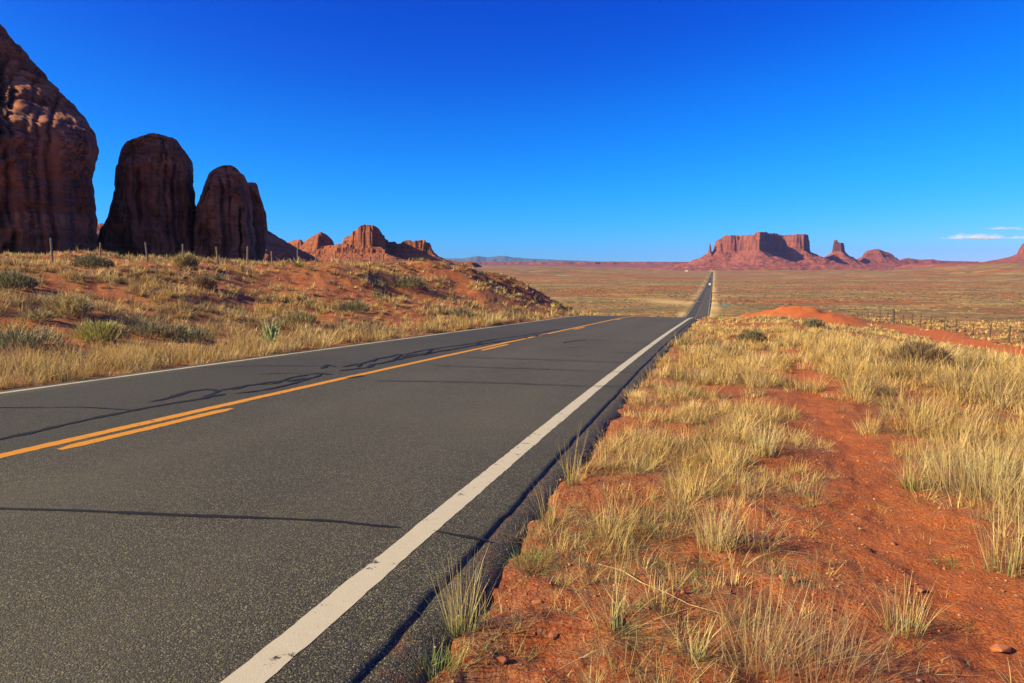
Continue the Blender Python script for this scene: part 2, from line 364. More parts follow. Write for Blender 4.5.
# ------------------------------------------------------------------ the ground: one sheet out to the horizon
_fa = np.linspace(R(-50), R(50), 640); _ba = np.linspace(R(50), R(310), 76)[1:-1]
ang = np.concatenate([_fa, _ba]); rad = np.exp(np.linspace(math.log(.45), math.log(12500), 760))
GX = rad[:, None] * np.sin(ang)[None]; GY = rad[:, None] * np.cos(ang)[None]
GZ = height(GX.ravel(), GY.ravel())
V = np.stack([GX.ravel(), GY.ravel(), GZ], 1)
V = np.concatenate([V, [[0, 0, V[:len(ang), 2].mean()]]])
F = grid_faces(len(rad), len(ang), True)[:, ::-1]; ctr = len(V) - 1
i = np.arange(len(ang)); Fc = np.stack([np.full(len(ang), ctr), (i + 1) % len(ang), i], 1)
def veg(x, y):
    """0..1: how densely the dry grass stands at a place"""
    s, t = to_st(x, y); tau = t - cen(s); r = np.hypot(x, y)
    n = fbm(x / 2.4, y / 2.4, 31.0, 3); nb = fbm(x / 7., y / 7., 33.0, 3)
    d = .62 + .75 * n + .40 * nb
    right = tau > 0
    fade = .8 * sst(16, 36, s) + .35 * np.maximum(fbm(x / .7, y / .7, 77., 2), 0)
    pd = fade * 2 + np.abs(t - pth(s) + .18 * vn(s * .6, 8.0) + .08 * vn(s * 2.3, 5.0))
    pw = .31 + .004 * np.clip(s, 0, 10)
    dr = d + .10 + .42 * sst(3.6, 8, s) + .75 * sst(pw, pw + .5, t - pth(s)) * sst(2.4, 5, s) - .40 * sst(5.2, 3.0, s) * (t < pth(s))
    dr = dr * sst(pw * .55, pw * 1.2, pd) * sst(.05, .5, tau - EDGE_R + .1 * vn(s * 1.5, 2.0))
    dr = dr * (1 - sst(16.6, 17.8, t + .9 * vn(s / 4, 1.)) * sst(22.4, 21.0, t + .5 * vn(s / 4, 6.)) * sst(104, 84, s))     # red track by the fence
    hs, ht = s - 91.0, t - 9.5; q = (hs / 12) ** 2 + (ht / 7.6) ** 2
    dr = dr * sst(.9, 1.4, q + .25 * n)
    off = -tau + EDGE_L
    slope = sst(.35, .8, fbm(x / 4.5, y / 4.5, 40., 3) + .28 * sst(12, 19, -t) * sst(34, 25, -t) + .85 * np.exp(-((s - 60) / 15) ** 2) * sst(11, 14, -t) * sst(30, 20, -t))
    dl = np.maximum((d + .34) * (1 - .86 * slope), .40); dl = np.maximum(dl, .95 * sst(2.6, .8, off - .8 * n)) * sst(.02, .3, off)
    cl = sst(-.40, .18, fbm(x / .85, y / .85, 35., 2)); out = np.where(right, dr * (.10 + .90 * cl), dl * (.3 + .7 * cl))
    return np.clip(out, 0, 1.3)
s_, t_ = to_st(V[:, 0], V[:, 1]); r_ = np.hypot(V[:, 0], V[:, 1])
vg = veg(V[:, 0], V[:, 1]); soil = np.zeros((len(V), 4), np.float32)
hs, ht = s_ - 91.0, t_ - 9.5
bare = np.maximum(sst(1.25, .8, (hs / 12) ** 2 + (ht / 7.6) ** 2), sst(16.6, 17.8, t_) * sst(22.4, 20.8, t_) * sst(100, 70, s_))
pd = np.abs(t_ - pth(s_)); bare = np.maximum(bare, .5 * np.exp(-(pd / .5) ** 2) * sst(24, 14, s_))
soil[:, 0] = np.clip(vg * 1.1, 0, 1); soil[:, 1] = bare * (1 - sst(150, 220, r_))
tau_ = t_ - cen(s_); off_ = np.maximum(tau_ - EDGE_R, EDGE_L - tau_)
soil[:, 2] = sst(60, 130, s_) * sst(4.5 + .004 * r_, 1.8, off_) * np.clip(.62 + .9 * fbm(V[:, 0] / 14, V[:, 1] / 30, 90., 4), 0, 1) + .9 * np.exp(-((V[:, 0] - 93) / 15) ** 2 - ((V[:, 1] - 400) / 48) ** 2)
soil[:, 2] = np.clip(soil[:, 2], 0, 1); soil[:, 3] = sst(60, 170, r_) * (1 - soil[:, 1])
me = npmesh('ground', V, [F, Fc], soil, 'soil'); g = link('ground', me, M_soil, smooth=True); g['kind'] = 'structure'

# ------------------------------------------------------------------ the road
S_ROAD = np.concatenate([np.arange(-30, -1, .25), np.arange(-1, 14, .05), np.arange(14, 72, .25), np.arange(72, 300, 1.0), np.arange(300, 1000, 5.), np.arange(1000, 3601, 20.)])
def road_z(s): return np.interp(s, S_ROAD, prof(S_ROAD))
def road_pt(s, tau, dz=0.):
    s = np.asarray(s, float); x, y = to_xy(s, np.interp(s, S_ROAD, cen(S_ROAD)) + tau); return np.stack([x, y, road_z(s) + dz + 0 * x], -1)
def strip(name, S, cols, dz, mat, attr=None, kind='structure'):
    """cols: list of arrays (tau along S) with their own height offsets dz"""
    P = np.stack([road_pt(S, c, d) for c, d in zip(cols, dz)], 1); n = len(cols)
    F = grid_faces(len(S), n)[:, ::-1]
    tint = None
    if attr is not None: tint = np.tile(np.asarray(attr, np.float32)[None], (len(S), 1, 1)).reshape(-1, attr.shape[1])
    me = npmesh(name, P.reshape(-1, 3), F, tint, 'lane'); o = link(name, me, mat); o['kind'] = kind; return o
n1 = .012 * fbm(S_ROAD * 4.1, 1.0, 0., 3, .7) + .010 * vn(S_ROAD * .5, 7.0) ; n2 = .03 * vn(S_ROAD * 1.9, 4.0)
Sx = S_ROAD
taus = [EDGE_L - .02 + n2, EDGE_L + n2, -3.2 + 0*Sx, -2.6 + 0*Sx, -1.4 + 0*Sx, -.6 + 0*Sx, -.16 + 0*Sx, .14 + 0*Sx, .9 + 0*Sx, 1.3 + 0*Sx, 2.0 + 0*Sx, 2.8 + 0*Sx, 3.5 + 0*Sx, 4.35 + 0*Sx, EDGE_R - .06 + n1, EDGE_R - .01 + n1, EDGE_R + .012 + n1]
lane = np.array([[1, 0]] * 7 + [[0, 0], [0, .15], [0, .55], [0, .1], [0, .1], [0, .5], [0, 0], [0, 0], [.1, 0], [.3, 0]], np.float32)
strip('road', Sx, taus, [-.12] + [0] * 13 + [-.002, -.006, -.07], M_asph, lane)
Sn = np.arange(-2, 60, .05)
e3 = EDGE_R + .21 + .05 * fbm(Sn * .9, 3., 0., 4, .65)
strip('road_edge', Sn, [EDGE_R - .06 + 0 * Sn, EDGE_R + .03 + .012 * vn(Sn * 5, 2.), e3, e3 + .03], [-.018, -.015, -.028, -.10], M_asph_old)
def jag(S, a, k): return .5 * a * vn(S * 3.1, k) + a * .6 * fbm(S * 14, k + 5, 0., 2, .8)
strip('road_marking', Sx, [4.21 + jag(Sx, .006, 1.), 4.37 + jag(Sx, .007, 2.)], [.0018, .0018], M_white)
strip('road_marking', Sx, [-3.60 + jag(Sx, .006, 3.), -3.49 + jag(Sx, .006, 4.)], [.0018, .0018], M_white)
m0 = Sx < 1500; yw = np.where(Sx[m0] > 150, .5, 1.0)
strip('road_marking', Sx[m0], [-.080 * yw + jag(Sx[m0], .012, 5.) * yw, .075 * yw + jag(Sx[m0], .010, 6.) * yw], [.0018, .0018], M_yellow)
sd0 = hit_road(52, 449)[0]; sd1 = hit_road(238, 409)[0]; PER = 12.19
for k in range(0, 9):
    a_, b_ = sd0 + k * PER, sd0 + k * PER + (sd1 - sd0)
    S = np.unique(np.concatenate([np.linspace(a_, b_, 30), Sx[(Sx > a_) & (Sx < b_)]]))
    tp = np.clip(np.minimum((S - a_), (b_ - S)) / .18, .15, 1)
    strip('road_marking', S, [.180 + .05 * (1 - tp) + jag(S, .010, 8.), .325 - .03 * (1 - tp) + jag(S, .010, 9.)], [.0022, .0022], M_yellow)
# tar over the cracks, traced where they run on the road
def crack(pts, w, wob=.02, name='crack_seal'):
    P = np.array([hit_road(*p) for p in pts]); d = np.concatenate([[0], np.cumsum(np.hypot(*np.diff(P, axis=0).T))])
    n = max(4, int(d[-1] / .05)); q = np.linspace(0, d[-1], n); s = np.interp(q, d, P[:, 0]); t = np.interp(q, d, P[:, 1])
    k = rng.uniform(0, 90); s = s + wob * fbm(q * 2.1, k, 0, 3); t = t + wob * fbm(q * 1.7, k + 31, 0, 3)
    s = s + .30 * wob * vn(q * 7.3, k + 5); t = t + .30 * wob * vn(q * 8.1, k + 15); ds, dt = np.gradient(s), np.gradient(t); L = np.hypot(ds, dt) + 1e-9; ws = w * (.64 if wob < .025 else .74) * (1 + .45 * vn(q * 6, k + 3) + .25 * vn(q * 23, k)); ws = ws * np.clip(np.minimum(q, d[-1] - q) / .12, .1, 1)
    A = road_pt(s - dt / L * ws, t + ds / L * ws, .0045); B = road_pt(s + dt / L * ws, t - ds / L * ws, .0045)
    return np.stack([A, B], 1).reshape(-1, 3), grid_faces(n, 2)
def cracks(name, lst):
    Vs = []; Fs = []; n = 0
    for j, (p, w, wob) in enumerate(lst):
        v, f = crack(p, w, wob); v = v + [0, 0, .0004 * j]; Vs.append(v); Fs.append(f + n); n += len(v)
    F = np.concatenate(Fs); V = np.concatenate(Vs)
    o = link(name, npmesh(name, V, F), M_tar); o['kind'] = 'structure'
up = [(337,367.4),(362,363.7),(376.5,358.8),(401,355),(432.6,349),(457,346),(480,342),(520,336),(560,329.5)]
lo = [(337,371),(366.7,367.4),(386,362),(420,355.5),(450,350),(474,345.6),(515,339.5),(548,334)]
rungs = [([(u[0], u[1]), (l[0] + dx, l[1])], .045, .02) for u, l, dx in ((up[1], lo[1], -9), (up[2], lo[2], -14), (up[3], lo[2], 5), (up[3], lo[3], -6), (up[4], lo[3], 3), (up[4], lo[4], -8), (up[5], lo[5], -9), (up[6], lo[5], 2), (up[6], lo[6], -20))]
cracks('crack_seal', [
    ([(-40,508.5),(0,509),(60,511),(150,514),(230,517),(330,522),(400,528)], .030, .012), ([(434,531),(460,536),(492,541.5)], .03, .01),
    ([(-40,449),(0,439),(63,425.6),(97.5,417),(132,410.6),(171,403.5),(203,398.5),(219,391),(208,389),(190,391.5),(168.6,398),(147.5,402.7)], .058, .03),
    ([(219,391),(240,387),(260,384),(290,380)], .045, .03), ([(-40,409),(0,408),(79,407.5),(132,410.6)], .026, .02),
    ([(190,367.8),(219,367),(260,366),(320,366.3)], .03, .02), ([(205,398),(226,394)], .06, .02),
    ([(230,389.5),(249.5,385.7),(274,384),(281,381),(290,378),(310,374.7),(322,373.5),(335,374.7)], .055, .05), ([(284,382),(298,379.6),(309,378)], .06, .04),
    ([(230,393.5),(262,390.6),(286,385.7),(308,379.5),(322,373.5)], .04, .05), ([(320,369),(327.7,365),(337,367.4)], .06, .05),
    ([(255,374.3),(290,373.4),(320,373)], .03, .02), (up, .05, .06), (lo, .055, .06), ([(400,357.5),(430,352.5),(462,347.5),(500,341)], .035, .07)] + rungs + [
    ([(345,378.8),(356,377),(364,375.5)], .06, .02), ([(371,381),(476,382.6),(536,385),(625,387.5)], .026, .03),
    ([(432,366),(460,367),(546,369.7),(643,373.5)], .028, .03), ([(460,357.5),(531,359.6),(625,363)], .03, .03),
    ([(566.6,347.6),(592,347.6)], .03, .03), ([(604.7,352.7),(640,353.4)], .03, .03), ([(561.5,343),(585,340),(607,340.5)], .05, .05), ([(632.6,344),(663,345.5)], .03, .03),
    ([(180,353.5),(215,354),(262,352)], .03, .03)])

# ------------------------------------------------------------------ monoliths beside the road (traced outline, own distance and depth)
def monolith(name, label, rows, Rd, depth, back, seed, lumps=1.0, nz=150, na=260, mat=None, grooves=(), parent=None, taper=None, cat='rock formation', ex=.72):
    rows = sorted(rows, key=lambda r: -r[0])
    mid = .5 * (rows[0][1] + rows[0][2]); d0 = ray(mid, 262); b0 = math.atan2(d0[0], d0[1])
    lat = np.array([math.cos(b0), -math.sin(b0)]); fw = np.array([math.sin(b0), math.cos(b0)])
    zz = []; ul = []; ur = []
    for py, xl, xr in rows:
        e = []
        for px in (xl, xr):
            d = ray(px, py); k = Rd / (d[0] * fw[0] + d[1] * fw[1]); e.append((k * (d[0] * lat[0] + d[1] * lat[1]), k * d[2]))
        zz.append(.5 * (e[0][1] + e[1][1])); ul.append(e[0][0]); ur.append(e[1][0])
    zz = np.array(zz); ul = np.array(ul); ur = np.array(ur)
    _f = np.linspace(0, 1, nz); z = zz[0] + (zz[-1] - zz[0]) * (1 - (1 - _f) ** 1.7); L = np.interp(z, zz, ul); Rr = np.interp(z, zz, ur)
    tz = (z - z[0]) / (z[-1] - z[0]); th = np.linspace(0, 2 * math.pi, na, endpoint=False)
    hw = np.maximum(.5 * (Rr - L), .05); cx = .5 * (L + Rr)
    sh = np.interp(tz, [p[0] for p in taper], [p[1] for p in taper]) if taper else np.clip(1.12 * (1 - tz ** 5), .02, 1)
    c, s = np.cos(th), np.sin(th)
    px_ = np.sign(c) * np.abs(c) ** ex; py_ = np.sign(s) * np.abs(s) ** ex
    U = cx[:, None] + hw[:, None] * px_[None]
    W = depth * .5 * (sh[:, None] * py_[None]) + back * (tz ** 2)[:, None]
    Z = np.repeat(z[:, None], na, 1)
    # relief: lumps, upright grooves, bedding ledges (mostly in the depth direction, so the outline keeps)
    nx = px_[None] + 0 * U; ny = py_[None] + 0 * U
    sc = depth / 40.0
    crk = lambda p, w: np.clip(1 - np.abs(p) / w, 0, 1)
    d = lumps * min(sc, 1.15) * (2.0 * fbm(U / (16 * sc), W / (16 * sc) + seed, Z / (30 * sc), 3) + 1.1 * fbm(U / (6 * sc), W / (6 * sc) + seed, Z / (40 * sc), 3)
        - 1.7 * crk(vn(U / (7 * sc), W / (9 * sc) + seed, Z / (45 * sc)) + .25 * vn(U / 2., W / 2., Z / 6.), .10)
        - 1.0 * crk(vn(U / (3 * sc), W / (4 * sc) + seed + 9, Z / (30 * sc)) + .2 * vn(U / 1.2, W / 1.2, Z / 3.), .10)) + lumps * (
        .50 * fbm(U / 30, W / 30, Z / 1.7 + seed, 4, .65) + .50 * fbm(U / 2.6, W / 2.6, Z / 2.6 + seed, 4, .6))
    for a_, su, sz_, o_ in ((1.0, 7.5, 15., 51.), (.75, 4.0, 8., 77.), (.45, 2.2, 3.5, 93.)):
        pl = vn(U / su + .25 * vn(U / 1.5, Z / 1.5, seed), W / su + seed + o_, Z / sz_ + .3 * vn(U / 3., Z / 3., o_)); d = d + lumps * a_ * (sst(-.02, .035, pl) + sst(.30, .34, pl) - 1)
    for u0, wd, dp, z0, z1 in grooves:
        dg = ray(u0, 255); tg = (dg[0] * lat[0] + dg[1] * lat[1]) / (dg[0] * fw[0] + dg[1] * fw[1]); f = np.exp(-((U * ((Rd + depth * .5) / Rd) / (Rd + W + depth * .5) - tg) * 683 / wd - .9 * vn(Z / 9., u0) - .4 * vn(Z / 2.5, u0)) ** 2) * sst(z0 - .12, z0, tz)[:, None] * sst(z1 + .15, z1, tz)[:, None] * (ny < 0); d = d - dp * f
    dome = sst(.5, .8, tz)[:, None]; q = (Z + .45 * U + 1.6 * fbm(U / 8, W / 8, Z / 6 + seed, 3)) / 2.6; q2 = (Z - .3 * U + 2. * fbm(U / 6, W / 6, Z / 5 + seed, 3)) / 1.1
    d = d + dome * lumps * min(sc, 1.6) * (1.0 * (q - np.floor(q)) + .45 * (q2 - np.floor(q2)) + 1.2 * np.abs(fbm(U / (7 * sc), W / (5 * sc), Z / (4. * sc) + seed, 4)))
    U = U + np.clip(.12 * d, -.8, .25) * nx; W = W + d * ny
    # keep the outline when the widest part lies half a depth behind the reference distance
    k = (Rd + depth * .5) / Rd
    for it in range(3):
        D_ = Rd + W + depth * .5; an = U * k / D_; amx = an.max(1); amn = an.min(1); jr = lumps * (1.0 * fbm(z / 7., seed + 3., 0., 3) + .45 * fbm(z / 1.6, seed, 5., 2)) * .60 * sst(zz[-1], zz[-1] - 9, z); jl = lumps * (1.0 * fbm(z / 7., seed + 43., 0., 3) + .45 * fbm(z / 1.6, seed, 25., 2)) * .60 * sst(zz[-1], zz[-1] - 9, z); tr_ = (Rr + jr) / Rd; tl_ = (L + jl) / Rd
        g_ = np.clip((tr_ - tl_) / np.maximum(amx - amn, 1e-4), .5, 1.6)[:, None]; U = U * g_; an = U * k / D_
        U = U + (.5 * (tr_ + tl_) - .5 * (an.max(1) + an.min(1)))[:, None] * D_ / k
    X = fw[0] * (Rd + W + depth * .5) + lat[0] * U * k; Y = fw[1] * (Rd + W + depth * .5) + lat[1] * U * k
    ix = (U * k / D_).argmax(1); zs = D_[np.arange(nz), ix] / Rd; zs = np.convolve(np.pad(zs, 8, mode='edge'), np.ones(17) / 17, 'valid'); Z = Z * zs[:, None]; V = np.stack([X.ravel(), Y.ravel(), Z.ravel()], 1)
    base = V[:na].mean(0); V = np.concatenate([V, [V[-na:].mean(0) + [0, 0, .02]]])
    F = grid_faces(nz, na, True)[:, ::-1]; i = np.arange(na); n = (nz - 1) * na
    Ft = np.stack([n + i, np.full(na, len(V) - 1), n + (i + 1) % na], 1)[:, ::-1]
    me = npmesh(name, V, [F, Ft]); o = link(name, me, mat or M_mono, parent, smooth=False)
    if parent is None: tag(o, label, cat, 'sandstone monoliths left of the road')
    return o
monolith('sandstone_monolith', 'huge domed red sandstone monolith filling the left edge, its upper ledges sunlit',
    [(275, -330, 99), (252, -330, 97), (225, -328, 98), (200, -325, 97), (170, -320, 93), (150, -316, 96), (125, -310, 95), (100, -300, 88), (85, -292, 75), (60, -275, 51), (32, -255, 25), (6, -235, 0), (-24, -205, -36), (-42, -180, -70), (-52, -150, -110)],
    190, 120, 0, 3.0, .8, 210, 420, grooves=[(13, 1.5, 4.5, .02, .42), (27, 1.8, 6, .06, .62), (38, 1.6, 5, .02, .55), (33, 1.0, 2, .05, .4), (60, 1.0, 1.6, .1, .7), (70, 1.2, 1.6, .1, .5), (84, 1.2, 2.2, .1, .6), (-6, 2, 4, .1, .6)],
    ex=.40, taper=[(0, 1), (.44, 1.0), (.50, .94), (.58, .60), (.72, .24), (.9, .10), (1, .03)])
monolith('sandstone_monolith', 'middle dark sandstone monolith with a broad flat rounded top, shaded front',
    [(275, 93, 199), (258, 95, 197), (244, 97, 196.5), (224, 104, 196), (202, 112, 196), (191, 113, 195.5), (180, 114, 193), (168, 115.5, 191.5), (160, 117.5, 191), (153, 120, 188), (147, 125, 183), (143, 131, 180), (140, 138, 177), (138.3, 145, 173)],
    215, 44, 0, 11.0, .8, grooves=[(143, 1.6, 3.6, .42, .66), (137, 1.2, 2.0, .6, .9), (178, 1.1, 2.4, .1, .72), (170, .9, 1.6, .05, .9), (184, 1.4, 2.2, .05, .6), (121, 9, 6.0, .02, .24), (155, .8, 1.2, .1, .8)], taper=[(0, 1), (.5, .95), (.75, .86), (.88, .72), (.95, .55), (1, .3)])
r3 = monolith('sandstone_monolith', 'rightmost and smallest of the three dark monoliths, its pointed tip lit orange',
    [(275, 194, 258), (258, 194.5, 256), (235, 195, 254), (208, 197.5, 252), (193, 200.5, 250), (182, 205.5, 247), (177, 207.5, 245), (173, 210, 241), (169.3, 214, 238), (167, 219, 235), (165.5, 224, 232)],
    210, 36, 0, 23.0, .75, grooves=[(224, 1.3, 3.0, .1, .75), (242.5, 1.1, 3.0, .05, .5), (232, .9, 1.6, .3, .9), (208, 5, 3.5, .1, .34)], ex=.6, taper=[(0, 1), (.5, .92), (.78, .75), (.89, .60), (.95, .22), (1, .05)])
monolith('rock_pillar', '', [(275, 244, 265), (259, 245, 264), (240, 246, 266.5), (228, 247, 267), (217, 247.5, 266), (205, 247.5, 263), (195, 247, 260), (185, 247, 257.5), (183, 248, 256)],
    233, 16, 0, 37.0, .5, 110, 120, parent=r3, taper=[(0, 1), (.8, .8), (.95, .6), (1, .3)])

# ------------------------------------------------------------------ buttes and mesas as relief with real ground plans
def sdpoly(x, y, P):
    d = np.full(x.shape, 1e18); inside = np.zeros(x.shape, bool); n = len(P)
    for i in range(n):
        a = P[i]; b = P[(i + 1) % n]; e = b - a; wx = x - a[0]; wy = y - a[1]
        q = np.clip((wx * e[0] + wy * e[1]) / (e @ e), 0, 1); d = np.minimum(d, (wx - e[0] * q) ** 2 + (wy - e[1] * q) ** 2)
        c1 = (y >= a[1]) & (y < b[1]); c2 = (y < a[1]) & (y >= b[1]); cr = e[0] * wy - e[1] * wx
        inside ^= (c1 & (cr > 0)) | (c2 & (cr < 0))
    return np.where(inside, -1, 1) * np.sqrt(d)
def PX(px, D): return (px - 512) / 683. * D * 1.006 * .994
def PZ(py, D): return (265 - py) / 683. * D
def mesa(name, label, cat, D, feats, px0, px1, d0, d1, nx, ny, ground, mat, group=None, kind=None):
    m = D / 683.; x = np.linspace(PX(px0, D), PX(px1, D), nx); y = np.linspace(d0, d1, ny)
    X, Y = np.meshgrid(x, y, indexing='ij'); H = np.full(X.shape, ground - 6 * m)
    for f in feats:
        P = np.array([[PX(a, b), b] for a, b in f['plan']]); wig = f.get('wig', 1.2) * m; sd = sdpoly(X, Y, P)
        sd = sd + wig * (1.3 * fbm(X / (9 * m), Y / (9 * m), 3., 3) + .9 * np.abs(fbm(X / (3.2 * m), Y / (3.2 * m), 5., 3)))
        top = PZ(np.interp((X / Y) * 683 + 512, [p[0] for p in f['top']], [p[1] for p in f['top']]), D); cl = PZ(f['cl'], D)
        top = top + .45 * m * fbm(X / (4 * m), Y / (4 * m), 8., 3)
        u = np.clip(-sd / (f.get('cw', 1.5) * m), 0, 1)
        if f.get('dome'): u = np.sqrt(np.maximum(1 - (1 - u) ** 2, 0))
        else: u = .62 * sst(0, .32, u) + .1 * sst(.32, .6, u) + .28 * sst(.6, .85, u)
        tal = ground + (cl - ground) * np.exp(-np.maximum(sd, 0) / (f.get('L', 26) * m))
        if 'lin' in f: tal = np.maximum(cl - f['lin'] * np.maximum(sd, 0), ground + (cl - ground) * .25 * np.exp(-np.maximum(sd, 0) / (30 * m)) - 2)
        tal = tal + sst(0, 4 * m, sd) * (cl - ground) / 40 * (2.2 * fbm(X / (5 * m), Y / (5 * m), 1., 4)) + (.5 * m * sst(.15, .5, vn(tal / (1.6 * m), 4.)) if f.get('ledge', True) else 0) * sst(0, 3*m, sd) * sst(30*m, 8*m, sd)
        H = np.maximum(H, np.where(sd > 0, tal, cl + (top - cl) * u))
    ed = np.minimum(np.minimum((X - x[0]) / (x[-1] - x[0]), (x[-1] - X) / (x[-1] - x[0])), np.minimum((Y - d0) / (d1 - d0), (d1 - Y) / (d1 - d0)))
    H = H - (1 - sst(0, .05, ed)) * 4 * m
    V = np.stack([X.ravel(), Y.ravel(), H.ravel()], 1); F = grid_faces(nx, ny)[:, ::-1]
    gh = height(V[:, 0], V[:, 1], False); keep = (V[:, 2] > gh - 3 * m)[F].any(1); F = F[keep]
    used = np.unique(F); re = np.full(len(V), -1); re[used] = np.arange(len(used))
    o = link(name, npmesh(name, V[used], re[F]), mat, smooth=False)
    if kind: o['kind'] = kind
    else: tag(o, label, cat, group)
    return o
GB = 'far red rock landforms on the horizon'
mesa('mesa', 'broad flat topped red mesa with a shadowed notch, at the end of the road', 'mesa', 5000, [
    dict(plan=[(710.5, 5080), (718, 4990), (737, 4960), (757, 4760), (764, 4830), (770, 5050), (779, 5120), (790, 5030), (804, 4990), (807, 5080), (806, 5600), (716, 5600)], top=[(700, 243), (711, 242.5), (714, 240.5), (719, 239), (722, 236), (752, 236), (754, 233.6), (774, 233.4), (780, 235), (806, 234.5), (820, 235)], cl=251, cw=2.6, L=25, wig=1.7),
    dict(plan=[(706.4, 5040), (709.3, 5020), (710, 5060), (707, 5090)], top=[(700, 243), (716, 243)], cl=253, cw=1.6, L=16, wig=.2)],
    640, 890, 4300, 5900, 420, 360, -34, M_mesa, GB)
mesa('butte', 'small stump shaped butte on a red cone, right of the broad mesa', 'butte', 5700, [
    dict(plan=[(829.5, 5680), (839, 5650), (842, 5740), (831, 5760)], top=[(820, 240), (833.5, 240.5), (835, 243), (850, 243.5)], cl=251.5, cw=1.2, L=15, wig=.15)], 790, 880, 5350, 6100, 220, 180, -34, M_mesa, GB)
mesa('rock_dome', 'low rounded red rock dome to the right of the stump shaped butte', 'rock dome', 5900, [
    dict(plan=[(862, 5850), (880, 5830), (890, 5900), (880, 6050), (860, 6050)], top=[(850, 251), (866, 250), (875, 249.6), (884, 252), (895, 254)], cl=256.5, cw=9, L=16, dome=True, wig=1.0)], 800, 960, 5400, 6500, 240, 160, -34, M_mesa, GB)
mesa('rock_ridge', 'long low red ridge running right from the rock dome along the horizon', 'ridge', 6300, [
    dict(plan=[(895, 6250), (950, 6300), (985, 6350), (985, 6600), (895, 6600)], top=[(880, 258), (905, 258), (915, 260), (930, 259.6), (940, 261), (1000, 262.5)], cl=263.5, cw=10, L=20, dome=True, wig=1.6)], 820, 1060, 5800, 7200, 240, 120, -20, M_mesa, GB)
mesa('butte', 'red butte cut off by the right edge of the picture', 'butte', 4600, [
    dict(plan=[(1015, 4600), (1022, 4560), (1048, 4540), (1090, 4560), (1090, 4800), (1015, 4800)], top=[(1010, 245), (1016, 245), (1020, 242.6), (1060, 238), (1100, 238)], cl=253, cw=3.0, L=17, wig=.9)], 940, 1180, 4200, 5200, 260, 170, 5, M_mesa, GB)
mesa('hills', '', '', 8200, [
    dict(plan=[(330, 8200), (420, 8150), (500, 8250), (560, 8150), (630, 8250), (665, 8200), (700, 8300), (760, 8250), (760, 9000), (330, 9000)], top=[(300, 261.8), (430, 261.8), (520, 262.2), (600, 261.8), (700, 262.3)], cl=264.3, cw=4, L=14, wig=2.0)], 300, 780, 7700, 9300, 420, 100, -14, M_mesa, None, 'structure')
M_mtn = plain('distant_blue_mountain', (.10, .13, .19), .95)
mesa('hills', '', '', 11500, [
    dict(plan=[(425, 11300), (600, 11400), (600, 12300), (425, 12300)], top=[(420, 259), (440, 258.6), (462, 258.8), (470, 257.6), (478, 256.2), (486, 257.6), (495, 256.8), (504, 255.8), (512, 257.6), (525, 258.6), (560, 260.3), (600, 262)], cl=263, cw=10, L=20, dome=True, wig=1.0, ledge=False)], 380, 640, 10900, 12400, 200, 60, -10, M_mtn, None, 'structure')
# nearer group on the left
mesa('rock_ridge', 'dark shaded sloping rock ridge just right of the monoliths', 'ridge', 800, [
    dict(plan=[(150, 690), (235, 690), (264, 740), (268, 900), (150, 900)], top=[(240, 222), (262, 227), (285, 234)], cl=231, cw=9, lin=.60, dome=True, wig=.8, ledge=False)], 120, 400, 620, 1010, 260, 240, 2, M_butte, GB)
mesa('rock_dome', 'smooth sunlit red slickrock dome left of the tall craggy butte', 'rock dome', 1250, [
    dict(plan=[(306, 1240), (320, 1215), (332, 1230), (335, 1300), (310, 1320)], top=[(295, 243), (306, 240), (316, 236), (323, 232.6), (330, 235), (340, 238)], cl=244, cw=8, L=14, dome=True, wig=1.2, ledge=False),
    dict(plan=[(285, 1270), (304, 1250), (308, 1300), (290, 1320)], top=[(280, 243), (292, 241.5), (302, 239.5), (310, 241)], cl=247, cw=5, L=14, dome=True, wig=1.0, ledge=False)], 255, 370, 1120, 1420, 260, 220, 3.5, M_butte, GB)
mesa('butte', 'tall craggy red butte with a rounded top, in the left distant group', 'butte', 1200, [
    dict(plan=[(345, 1200), (352, 1185), (362, 1165), (374, 1160), (385, 1175), (387, 1230), (380, 1260), (346, 1260)], top=[(338, 238), (347, 237.5), (352, 236), (355, 232), (359, 230), (361, 227.5), (366, 226), (374, 226.5), (380, 229.5), (384, 235), (390, 237)], cl=247, cw=3.2, L=11, wig=2.4),
    dict(plan=[(318, 1170), (345, 1130), (388, 1125), (392, 1250), (320, 1250)], top=[(300, 251), (322, 247.5), (345, 245), (360, 247), (400, 250)], cl=254, cw=6, L=14, wig=2.)], 280, 440, 1060, 1350, 420, 320, 3.5, M_butte, GB)
mesa('butte', 'low row of squat red rock blocks, rightmost of the left distant group', 'butte', 1230, [
    dict(plan=[(389, 1240), (402, 1225), (416, 1220), (431, 1225), (432, 1270), (389, 1275)], top=[(385, 242), (396, 242), (398, 244), (402, 244), (404, 241.5), (411, 240.5), (413, 242.5), (416, 241), (426, 240.5), (427, 243), (434, 243)], cl=248.5, cw=2.0, L=9, wig=1.2),
    dict(plan=[(384, 1210), (400, 1195), (432, 1200), (438, 1300), (384, 1300)], top=[(380, 254), (440, 255)], cl=257.5, cw=4, L=8, wig=1.6)], 350, 480, 1100, 1360, 320, 220, 3.5, M_butte, GB)
mesa('butte', 'sliver of sunlit red cliff glimpsed in the gap between two monoliths', 'butte', 1500, [
    dict(plan=[(60, 1500), (118, 1500), (118, 1600), (60, 1600)], top=[(50, 224), (120, 224)], cl=231, cw=3, L=20, wig=1.0)], 40, 140, 1400, 1700, 120, 120, 4, M_butte, GB)

